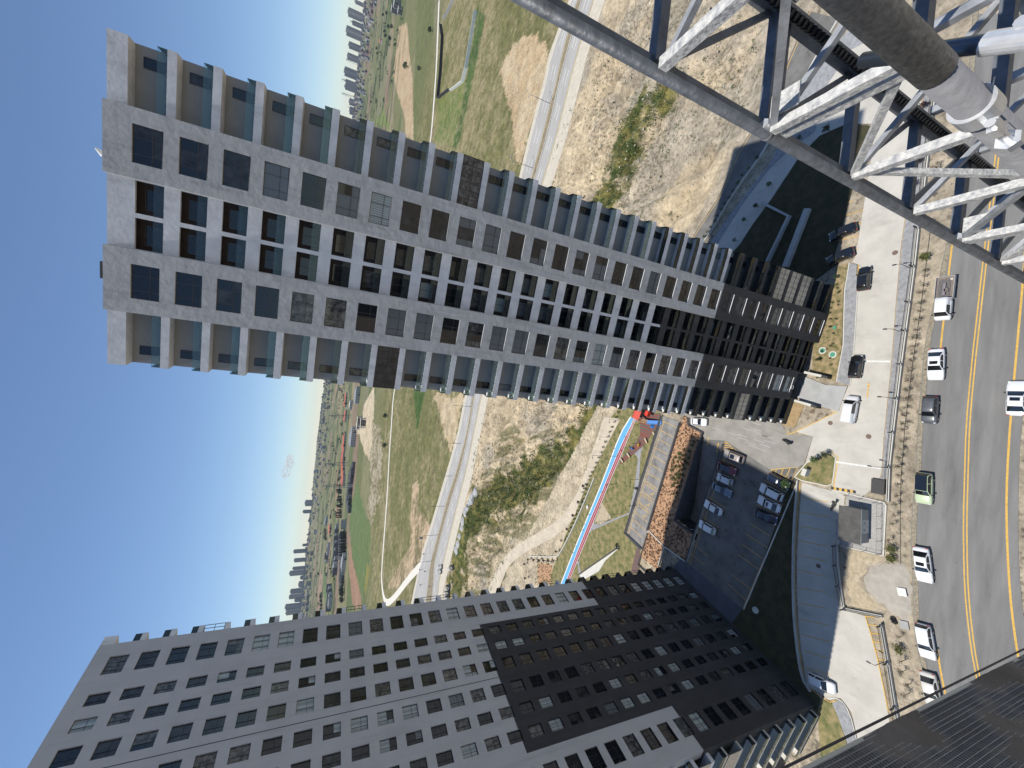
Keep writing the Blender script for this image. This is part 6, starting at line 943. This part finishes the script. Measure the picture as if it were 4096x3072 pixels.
# scrub in the gully: too many to count
lv = MB(); rr_ = random.Random(4); n_ = 0; VL = D['veg']
while n_ < 4200:
    x = rr_.uniform(-125, 120); y = rr_.uniform(60, 215); dd_ = -side(np.array(x), np.array(y), (-150, 262), (155, 135.6)); s1 = side(np.array(x), np.array(y), (-100, 168), (84, 50))
    if dd_ < 3 or s1 < 4: continue
    dv = float(segdist(np.array([x]), np.array([y]), VL)[0]); pr_b = math.exp(-(dv/12)**2)+.12+(.25 if x < -30 else 0)
    if float(fbm(np.array([x/9]), np.array([y/9]), 91, 4)[0])*pr_b*2.2 < rr_.random(): continue
    n_ += 1; z_ = ground(x, y); s_ = rr_.uniform(.3, 1.0)*(1.3 if dv < 8 else .8); mi = 0 if rr_.random() < .6 else 1
    for k in range(14):
        u = rr_.random()*6.28; c = rr_.random(); p = Vector((x+s_*math.cos(u)*math.sqrt(1-c*c)*rr_.uniform(.5, 1), y+s_*math.sin(u)*math.sqrt(1-c*c)*rr_.uniform(.5, 1), z_+s_*c*.8)); d = Vector((rr_.uniform(-1, 1), rr_.uniform(-1, 1), rr_.uniform(0, 1))).normalized()*s_*.5; e = d.orthogonal().normalized()*s_*.22; lv.face([p-e, p+d*.6-e*.4, p+d, p+d*.6+e], mi)
for _ in range(260):
    x, y = rr_.uniform(-75, -62), rr_.uniform(121, 133); s_ = rr_.uniform(.15, .4)
    for k in range(8): u = rr_.random()*6.28; p = Vector((x, y, .06)); d = Vector((math.cos(u), math.sin(u), rr_.uniform(.4, 1.2))).normalized()*s_; e = Vector((-d.y, d.x, 0)).normalized()*s_*.25; lv.face([p-e, p+d*.6-e, p+d, p+d*.6+e], k % 2)
lv.build('scrub', [mat('scrub_green', (.055, .085, .022), .8, .3, .5), mat('scrub_olive', (.13, .125, .04), .8, .3, .5)], kind='stuff')
# ---------------------------------------------------------------- houses, trees and town in the plain
roof_r = mat('roof_red', (.44, .115, .065), .8, .1, .2); roof_k = mat('roof_black', (.045, .048, .055), .7, .1, .2); roof_g = mat('roof_grey', (.22, .23, .25), .7, .15, .2); wall_w = mat('house_white', (.52, .50, .46), .85, .08, .2); wall_k = mat('house_dark', (.13, .13, .135), .85, .1, .2); pane_h = mat('house_glass', (.015, .018, .022), .15, 0)
def house_mesh(wd, dp, h, rh, roof, wl_, hip=True):
    m = MB(); m.box(-wd/2, wd/2, -dp/2, dp/2, -3, h, 0); e = .8; a, b = wd/2+e, dp/2+e; k = max(0, a-b)*.7 if hip else a
    m.face([(-a, -b, h), (a, -b, h), (k, 0, h+rh), (-k, 0, h+rh)], 1); m.face([(a, b, h), (-a, b, h), (-k, 0, h+rh), (k, 0, h+rh)], 1); m.face([(a, -b, h), (a, b, h), (k, 0, h+rh)], 1); m.face([(-a, b, h), (-a, -b, h), (-k, 0, h+rh)], 1); m.face([(-a, -b, h-.02), (-a, b, h-.02), (a, b, h-.02), (a, -b, h-.02)], 1)
    nw = max(2, int(wd/4))
    for f in range(int(h/3)):
        for q in range(nw): x = -wd/2+wd*(q+.5)/nw; m.box(x-.9, x+.9, -dp/2-.12, -dp/2+.05, f*3+.9, f*3+2.4, 2)
    return m.mesh('house', [wl_, roof, pane_h])
HM = dict(h_red=[house_mesh(26, 13, 6, 4.5, roof_r, wall_w), house_mesh(18, 12, 6, 4.2, roof_r, wall_w)], h_black=[house_mesh(15, 13, 7, 3.5, roof_k, wall_k), house_mesh(18, 12, 9, 1.2, roof_k, wall_w)], h_gray=[house_mesh(24, 14, 9, 2, roof_g, wall_w), house_mesh(18, 14, 12, 1.5, roof_k, wall_k)], h_white=[house_mesh(22, 14, 7, 1.5, wall_w, wall_w), house_mesh(40, 18, 9, 3, roof_g, wall_w)])
HL = dict(h_red='red roofed terraced house in the far village row', h_black='dark roofed villa in the far estate row', h_gray='grey block in the distant settlement', h_white='pale building standing in the distant fields')
for key in HM:
    for q, (x, y) in enumerate(D[key]):
        o = place('house', HM[key][q % 2], None, (x, y, ground(x, y)), random.uniform(-.25, .25), label=HL[key], cat='house', group=HL[key].replace('house', 'houses')); s_ = random.uniform(.85, 1.15); o.scale = (s_, s_, s_)
# concrete shells under construction
for q, (x, y) in enumerate(D['constr']):
    t = empty('building_shell', (x, y, ground(x, y)), R(15 if q < 3 else 40), ('unfinished pale concrete building on the earthworks, %s' if q < 3 else 'unfinished grey block at the edge of the far fields, %s') % ORD[q], 'building', 'building sites'); W_, D_, n_ = ((22, 12, 3), (16, 12, 2), (20, 10, 3), (34, 16, 5), (40, 16, 5), (26, 14, 3))[q]
    for f in range(n_+1): MB().box(-W_/2, W_/2, -D_/2, D_/2, f*3.2-.35-(2 if f == 0 else 0), f*3.2).build('floor_slab', concrete_pale if q < 3 else concrete_grey, t)
    cm = MB()
    for i in range(6):
        for j in range(3): cm.box(-W_/2+.3+i*(W_-1.2)/5, -W_/2+.8+i*(W_-1.2)/5, -D_/2+.3+j*(D_-1.2)/2, -D_/2+.8+j*(D_-1.2)/2, .001, n_*3.2-.36)
    cm.build('columns', concrete_grey, t); MB().box(-W_*.3, W_*.3, -D_*.2, D_*.35, .002, n_*3.2-.4).build('core', pane_h, t)
x, y = D['redhouse'][0]; place('farmhouse', HM['h_red'][1], None, (x, y, ground(x, y)), .6, label='lone red roofed farmhouse among dark trees', cat='house')
# far trees
far_leaf = mat('far_leaf', (.035, .052, .022), .9, .3, .08)
def far_tree(seed, conif=False):
    r2 = random.Random(seed); m = MB(); n_ = 150
    for _ in range(n_):
        u = r2.random()*6.28; c = r2.random()
        if conif: rr2 = 2.0*(1-c)*math.sqrt(r2.random()); p = Vector((rr2*math.cos(u), rr2*math.sin(u), 1+11*c))
        else: cc_ = r2.uniform(-1, 1); k = r2.random()**.4; s_ = math.sqrt(1-cc_*cc_); p = Vector((4.2*k*s_*math.cos(u), 4.2*k*s_*math.sin(u), 5+3.4*k*cc_))
        d = Vector((r2.uniform(-1, 1), r2.uniform(-1, 1), r2.uniform(-.5, 1))).normalized()*1.5; e = d.orthogonal().normalized()*.7; m.face([p-e, p+d, p+e, p-d*.3])
    return m.mesh('crown', far_leaf)
FTM = [far_tree(s) for s in range(3)]; FTC = [far_tree(s+10, True) for s in range(2)]; ftk = MB().tube((0, 0, -1), (0, 0, 4), .35, 6, r2=.2).mesh('trunk', bark)
def put_tree(x, y, me_, s_, lab, grp): t = empty('tree', (x, y, ground(x, y)), random.random()*6, lab, 'tree', grp); t.scale = (s_, s_, s_); place('trunk', ftk, t); place('crown', me_, t)
for a, b in (D['conifers'], D['conifers2']):
    for k in range(34): t_ = k/33; put_tree(a[0]+(b[0]-a[0])*t_+random.uniform(-4, 4), a[1]+(b[1]-a[1])*t_+random.uniform(-6, 6), FTC[k % 2], random.uniform(.9, 1.3), 'dark conifer in the dense far windbreak row', 'windbreak conifers')
tr_ = D['treerow']
for a, b in ((tr_[0], tr_[1]), (tr_[2], tr_[3]), (tr_[5], tr_[6])):
    for k in range(14): t_ = k/13; put_tree(a[0]+(b[0]-a[0])*t_+random.uniform(-6, 6), a[1]+(b[1]-a[1])*t_+random.uniform(-8, 8), FTM[k % 3], random.uniform(.8, 1.4), 'dark broadleaf tree in a far field row', 'far field trees')
for q, (x, y) in enumerate(D['singletrees']): put_tree(x, y, FTM[q % 3], .75 if math.hypot(x, y) < 900 else 1.3, 'lone dark round tree on the far grassland', 'lone far trees')
for key in ('h_red', 'h_black', 'h_white'):
    for q, (x, y) in enumerate(D[key]):
        if q % 2: put_tree(x+random.uniform(-14, 14), y-random.uniform(6, 18), FTM[q % 3], random.uniform(.5, .9), 'dark garden tree beside the distant houses', 'far garden trees')
wd = MB(); r2 = random.Random(6); n_ = 0                              # woods and orchards at the edge of the town
while n_ < 650:
    a = R(r2.uniform(-36, 46)); q_ = r2.random(); rho = 1250+3000*q_; x, y = rho*math.sin(a), rho*math.cos(a)
    if float(fbm(np.array([x/150]), np.array([y/90]), 141, 3)[0]) < .56-.10*q_: continue
    n_ += 1; z_ = ground(x, y); s_ = r2.uniform(4, 9)
    for k in range(5): u = r2.random()*6.28; p = Vector((x+s_*.7*math.cos(u), y+s_*.7*math.sin(u), z_+s_*r2.uniform(.1, .8))); d = Vector((r2.uniform(-1, 1), r2.uniform(-1, 1), r2.uniform(.2, 1))).normalized()*s_*.7; e = d.orthogonal().normalized()*s_*.4; wd.face([p-e, p+d, p+e, p-d*.4])
wd.build('far_woods', far_leaf, kind='stuff')
cityb = MB(); r2 = random.Random(9); n_ = 0
while n_ < 1200:
    a = R(r2.uniform(-37, 47)); rho = r2.uniform(2900, 5200); x, y = rho*math.sin(a), rho*math.cos(a); dz_ = .30 if abs(math.degrees(a)) > 26 else .44
    if -26 < math.degrees(a) < -8 and r2.random() < .5: continue
    if float(fbm(np.array([x/400]), np.array([y/160]), 151, 2)[0]) < dz_: continue
    n_ += 1; z_ = ground(x, y); w_ = r2.uniform(9, 22); h_ = r2.choice((6, 8, 10, 12, 15, 18)); cityb.box(x-w_/2, x+w_/2, y-w_/2, y+w_/2, z_-3, z_+h_, r2.choice((0, 0, 1, 2, 3))); cityb.box(x-w_*.45, x+w_*.45, y-w_*.53, y-w_*.51, z_+h_*.25, z_+h_*.8, 4)
cityb.build('distant_town', [wall_w, mat('town_grey', (.30, .30, .31), .9, .1, .05), mat('town_brown', (.28, .20, .17), .9, .1, .05), mat('town_tan', (.36, .31, .25), .9, .1, .05), mat('town_window', (.09, .095, .11), .6, 0)], kind='stuff')
FT = [(-1677, 3960, 34, 179), (-1744, 3931, 35, 167), (-1803, 3904, 29, 171), (-1837, 3888, 44, 191), (-1965, 3825, 42, 168), (-2001, 3806, 37, 172), (-2067, 3770, 50, 193), (-2105, 3749, 36, 183), (-1632, 3978, 23, 114), (-1293, 4101, 56, 132), (-1364, 4078, 32, 141), (2653, 3384, 57, 190), (2613, 3415, 32, 154), (2564, 3452, 65, 191), (2499, 3499, 47, 164), (2440, 3540, 46, 166), (2353, 3599, 65, 178), (2298, 3634, 36, 162), (2269, 3653, 43, 164), (2190, 3700, 50, 121), (2138, 3731, 58, 111), (2712, 3337, 25, 149), (-2027, 3792, 32, 128), (-1921, 3847, 52, 111), (-1874, 3870, 34, 103)]
hr_m = [mat('highrise_a', (.22, .225, .24), .85, .1, .02), mat('highrise_b', (.30, .295, .29), .85, .1, .02)]; hr_d = mat('highrise_glass', (.07, .075, .085), .4, 0)
for q, (x, y, w_, zt) in enumerate(FT):
    zb_ = ground(x, y)-4; t = empty('high_rise', (x, y, zb_), -math.atan2(x, y), 'distant high-rise on the horizon, %s of the %s cluster' % ((ORD+['fourteenth'])[q % 13 if q < 11 else (q-11) % 13], 'left' if q < 11 or q > 21 else 'right'), 'building', 'distant high-rises'); h_ = zt-zb_
    m_ = MB(); m_.box(-w_/2, -w_*.12, -8, 8, 0, h_*.97); m_.box(w_*.10, w_/2, -8, 8, 0, h_); m_.box(-w_*.12, w_*.10, -5, 8, 0, h_*.985); m_.build('body', hr_m[q % 2], t)
    g_ = MB()
    for k in range(int(h_/7)): g_.box(-w_*.46, -w_*.16, -8.3, -7.9, 4+k*7, 7.4+k*7); g_.box(w_*.14, w_*.46, -8.3, -7.9, 4+k*7, 7.4+k*7)
    g_.build('window_bands', hr_d, t, kind='stuff'); MB().box(-w_*.2, w_*.25, -4, 6, h_*.97, h_+4).build('roof_plant', hr_m[q % 2], t)
# lattice pylons
py_me = MB()
for i, j in ((-1, -1), (1, -1), (1, 1), (-1, 1)): py_me.bar((i*4, j*4, 0), (i*.5, j*.5, 45), .35, .35)
for k in range(7):
    z_, f = k*6, 4-3.5*k*6/45; f2 = 4-3.5*(k+1)*6/45
    py_me.bar((-f, -f, z_), (f2, -f2, z_+6), .22, .22); py_me.bar((f, -f, z_), (-f2, -f2, z_+6), .22, .22); py_me.bar((-f, -f, z_), (f, -f, z_), .2, .2)
for z_ in (34, 39, 44): py_me.bar((-8, 0, z_), (8, 0, z_), .35, .35)
pym = py_me.mesh('pylon', mat('pylon_steel', (.16, .165, .17), .6, 0))
for q, (x, y, w_, zt) in enumerate(((2190, 2858, 18, 157), (2025, 2977, 19, 161), (1927, 3041, 20, 174), (1861, 3082, 21, 169), (1804, 3115, 21, 121), (-145, 1250, 1, 60), (-260, 1150, 1, 60), (-310, 1120, 1, 60))):
    o = place('power_pylon', pym, None, (x, y, ground(x, y)), .4, label='lattice power pylon in the plain, %s' % ORD[q], cat='pylon', group='power pylons'); s_ = max(1, (zt-ground(x, y))/46); o.scale = (s_, s_, s_)
# two small fair-weather clouds
cl_m = bpy.data.materials.new('cloud_white'); cl_m.use_nodes = True; cb = cl_m.node_tree.nodes['Principled BSDF']; cb.inputs['Base Color'].default_value = (.95, .95, .96, 1); cb.inputs['Roughness'].default_value = 1; _tr = cl_m.node_tree.nodes.new('ShaderNodeBsdfTranslucent'); _tr.inputs[0].default_value = (.95, .95, .97, 1); _mx = cl_m.node_tree.nodes.new('ShaderNodeMixShader'); _mx.inputs[0].default_value = .5; _tp = cl_m.node_tree.nodes.new('ShaderNodeBsdfTransparent'); _m2 = cl_m.node_tree.nodes.new('ShaderNodeMixShader'); _m2.inputs[0].default_value = .2; cl_m.node_tree.links.new(cb.outputs[0], _mx.inputs[1]); cl_m.node_tree.links.new(_tr.outputs[0], _mx.inputs[2]); cl_m.node_tree.links.new(_tp.outputs[0], _m2.inputs[1]); cl_m.node_tree.links.new(_mx.outputs[0], _m2.inputs[2]); cl_m.node_tree.links.new(_m2.outputs[0], cl_m.node_tree.nodes['Material Output'].inputs[0])
for q, (x, y, z, rx, rz_) in enumerate(((-1969, 8782, 600, 210, 60), (-2176, 8733, 637, 120, 36))):
    bm_ = bmesh.new(); r2 = random.Random(q+3)
    for k in range(46):
        ret = bmesh.ops.create_icosphere(bm_, subdivisions=3, radius=1); f = r2.uniform(.10, .34); cx_, cz_ = r2.uniform(-1, 1), r2.gauss(0, .3)
        for v in ret['verts']:
            nn = 1+.22*math.sin(5*v.co.x+k)*math.cos(6*v.co.z+k)+.12*math.sin(13*v.co.z+9*v.co.x); zz, yy = v.co.z*rz_*1.7*f*nn, v.co.y*6; v.co = Vector((cx_*rx*.6+v.co.x*rx*f*nn, yy*.64+zz*.77+k*60, cz_*rz_+zz*.64-yy*.77))
    m_ = bpy.data.meshes.new('cloud'); bm_.to_mesh(m_); bm_.free(); m_.materials.append(cl_m)
    for p_ in m_.polygons: p_.use_smooth = True
    place('sky_cloud', m_, None, (x, y, z), -math.atan2(x, y), kind='structure')

# ---------------------------------------------------------------- hoist mast beside the camera
T1, NL, FR, NR = (.955, .934), (.955, .534), (1.39, .934), (1.39, .534)
Z0 = EYE-.786; PI_ = .503
mast = empty('hoist_mast', (1.17, .73, 0), 0, 'galvanised lattice hoist mast with toothed rack in the foreground', 'mast')
def mloc(p, z): return (p[0]-1.17, p[1]-.73, z)
for nm, p in (('corner_tube', T1), ('corner_tube', NL), ('corner_tube', NR)): MB().tube(mloc(p, 60), mloc(p, EYE+1.2), .0175, 14).build(nm, steel_tube if p == T1 else steel, mast, smooth=True)
MB().bar(mloc((T1[0]+.030, T1[1]+.008), 60), mloc((T1[0]+.030, T1[1]+.008), EYE+1.2), .018, .028, (1, 0, 0)).build('corner_angle', steel_dark, mast)
MB().bar(mloc((FR[0], FR[1]), 60), mloc((FR[0], FR[1]), EYE+1.2), .045, .05, (1, 0, 0)).build('rack_beam', steel_dark, mast)
th = MB().prism([(-.0045, -.016), (.0045, -.016), (.009, .016), (-.009, .016)], -.012, .012).mesh('rack_tooth', rack_dark)
for k in range(230):
    o = place('rack_tooth', th, mast, mloc((FR[0]-.034, FR[1]-.035), EYE-.25-k*.0251)); o.rotation_euler = (R(90), R(90), R(45))
bar_c = {}
def member(nm, a, b, w_, h_, m): MB().bar(mloc(*a), mloc(*b), w_, h_).build(nm, m, mast)
for k in range(-2, 13):
    z = Z0-PI_*k; near_d = k < 9
    member('cross_bar', ((T1[0]+.02, T1[1]), z), ((FR[0], FR[1]), z), .034, .034, steel_dark)
    member('cross_bar', ((NL[0]+.02, NL[1]), z), ((NR[0], NR[1]), z), .034, .034, steel_dark)
    member('side_bar', ((T1[0], T1[1]-.03), z), ((NL[0], NL[1]+.02), z), .032, .030, steel_dirty)
    member('side_bar', ((NR[0], FR[1]-.05), z), ((NR[0], NR[1]+.02), z), .032, .030, steel)
    if k % 3 == 1:
        member('side_bar', ((T1[0]+.01, T1[1]-.03), z-.058), ((NL[0]+.01, NL[1]+.02), z-.058), .032, .030, steel_dirty); member('cross_bar', ((T1[0]+.02, T1[1]+.01), z-.058), ((FR[0], FR[1]+.01), z-.058), .03, .03, steel_dark)
        MB().box(T1[0]-1.17+.025, T1[0]-1.17+.10, T1[1]-.73-.12, T1[1]-.73-.03, z+.018, z+.024).build('gusset_plate', steel_dirty, mast); MB().tube(mloc((T1[0]+.012, T1[1]-.02), z-.03), mloc((T1[0]+.012, T1[1]-.02), z+.035), .016, 6).build('bolt', chrome, mast)
    if k % 3 in (1, 2): member('diagonal', ((T1[0]+.012, T1[1]-.03), z), ((NL[0]+.012, NL[1]+.02), z+PI_), .022, .022, steel_dirty if k % 3 == 2 else steel)
    if k % 3 == 2: member('diagonal', ((T1[0]+.014, T1[1]-.04), z), ((NL[0]+.014, NL[1]+.02), z-PI_), .022, .022, steel_dirty)
    member('back_diagonal', ((T1[0]+.02, T1[1]+.012), z), ((FR[0], FR[1]+.012), z-PI_), .02, .02, steel_dark); member('plan_diagonal', ((T1[0]+.02, T1[1]-.02), z-.02), ((NR[0]-.01, NR[1]+.02), z-.02), .020, .020, steel)
MB().tube(mloc(T1, Z0-PI_*1-.02), mloc(T1, Z0-PI_-.012), .0185, 16).build('joint_ring', steel, mast)
# scaffold pole close to the lens, with coupler and tie tube
pole = empty('scaffold_pole', (.62, .35, 0), 0, 'thick grey scaffold pole with bright coupler close to the camera', 'pole')
MB().tube((0, 0, 70), (0, 0, EYE-.906), .0270, 28).build('tube', steel_pole, pole, smooth=True); MB().tube((0, 0, EYE-.905), (0, 0, EYE+.4), .0286, 28).build('sleeve', steel_sleeve, pole, smooth=True)
cz = EYE-1.075
c_ = MB(); c_.tube((0, 0, cz-.022), (0, 0, cz+.022), .0340, 24); c_.build('coupler_band', chrome, pole, smooth=False); c2 = MB().box(-.066, -.040, -.036, -.022, cz-.016, cz+.016).tube((-.055, -.03, cz-.06), (-.055, -.03, cz+.03), .008, 8).tube((-.055, -.03, cz-.075), (-.055, -.03, cz-.055), .019, 6).build('coupler_bolt', chrome, pole)
dv = Vector((math.sin(R(28)), math.cos(R(28)), 0)); tt = empty('tie_tube', (.70, .36, EYE-.98), 0, 'horizontal bright tie tube clamped behind the scaffold pole', 'tube')
MB().tube(tuple(-dv*.15), tuple(dv*.16), .015, 20).build('tube', mat('tie_zinc', (.12, .14, .17), .3, .1, 12, metal=.8), tt, smooth=True); MB().tube(tuple(-dv*.12), tuple(-dv*.05), .0185, 20).build('clamp', chrome, tt); MB().tube(tuple(-dv*.10+Vector((.02, 0, .02))), tuple(-dv*.10+Vector((.02, 0, -.06))), .009, 8).build('clamp_bolt', chrome, tt)

# ---------------------------------------------------------------- wall of our own building: mortar over reinforcing mesh
own = empty('mesh_wall', (-1.25, .80, 0), 0, 'dark unfinished wall covered with plaster mesh at picture corner', 'wall')
gy = np.linspace(0, -3.2, 120); gz_ = EYE+.4-np.linspace(0, 9.0, 300); GY, GZ = np.meshgrid(gy, gz_)
dsp = .040*(fbm(GY*4+3, GZ*2.2, 201, 4)-.45)+.004*fbm(GY*40, GZ*40, 205, 2)
wm = MB(); nv0 = GY.shape; wm.v = [(float(d_), float(a), float(b)) for d_, a, b in zip(dsp.ravel(), GY.ravel(), GZ.ravel())]
for i in range(nv0[0]-1):
    for j in range(nv0[1]-1): a = i*nv0[1]+j; wm.f.append((a, a+1, a+1+nv0[1], a+nv0[1])); wm.m.append(0)
wm.build('mortar', mat('mortar', (.15, .13, .115), .95, .25, 3, bump=.006, bscale=60), own, smooth=True)
MB().box(-8, -.03, -8, -.01, 0, EYE+.4).build('wall_core', mat('core_grey', (.25, .24, .23), .9, .1, 1), own)
net = MB()
for k in range(0, 170): y = -.012-k*.0185+.003*math.sin(k*1.7); net.box(.0035, .0060, y-.0013, y+.0013, EYE-8.6, EYE+.35)
for k in range(0, 480): z = EYE+.3-k*.0185; net.box(.003, .0055, -3.15, -.012, z-.001, z+.001)
net.build('reinforcing_mesh', mat('mesh_fibre', (.27, .265, .255), .8, .2, 8), own, kind='stuff')
MB().box(-.03, .004, -.01, .004, EYE-30, EYE+.4).build('plaster_edge', concrete_pale, own)
MB().tube((.010, .020, EYE-40), (.010, .020, EYE+.6), .0045, 10).build('guide_rod', mat('rod_dark', (.03, .03, .045), .5, 0), own)

# ---------------------------------------------------------------- haze
hz = MB().box(-9000, 9000, -500, 7600, -12, 215).build('haze', [], kind='stuff'); hm = bpy.data.materials.new('haze_air'); hm.use_nodes = True; hn = hm.node_tree.nodes; hn.clear(); ho = hn.new('ShaderNodeOutputMaterial'); hv = hn.new('ShaderNodeVolumePrincipled'); hv.inputs['Color'].default_value = (.80, .87, .95, 1); hv.inputs['Density'].default_value = .000045; hv.inputs['Anisotropy'].default_value = .2; hm.node_tree.links.new(hv.outputs[0], ho.inputs['Volume']); hz.data.materials.append(hm)
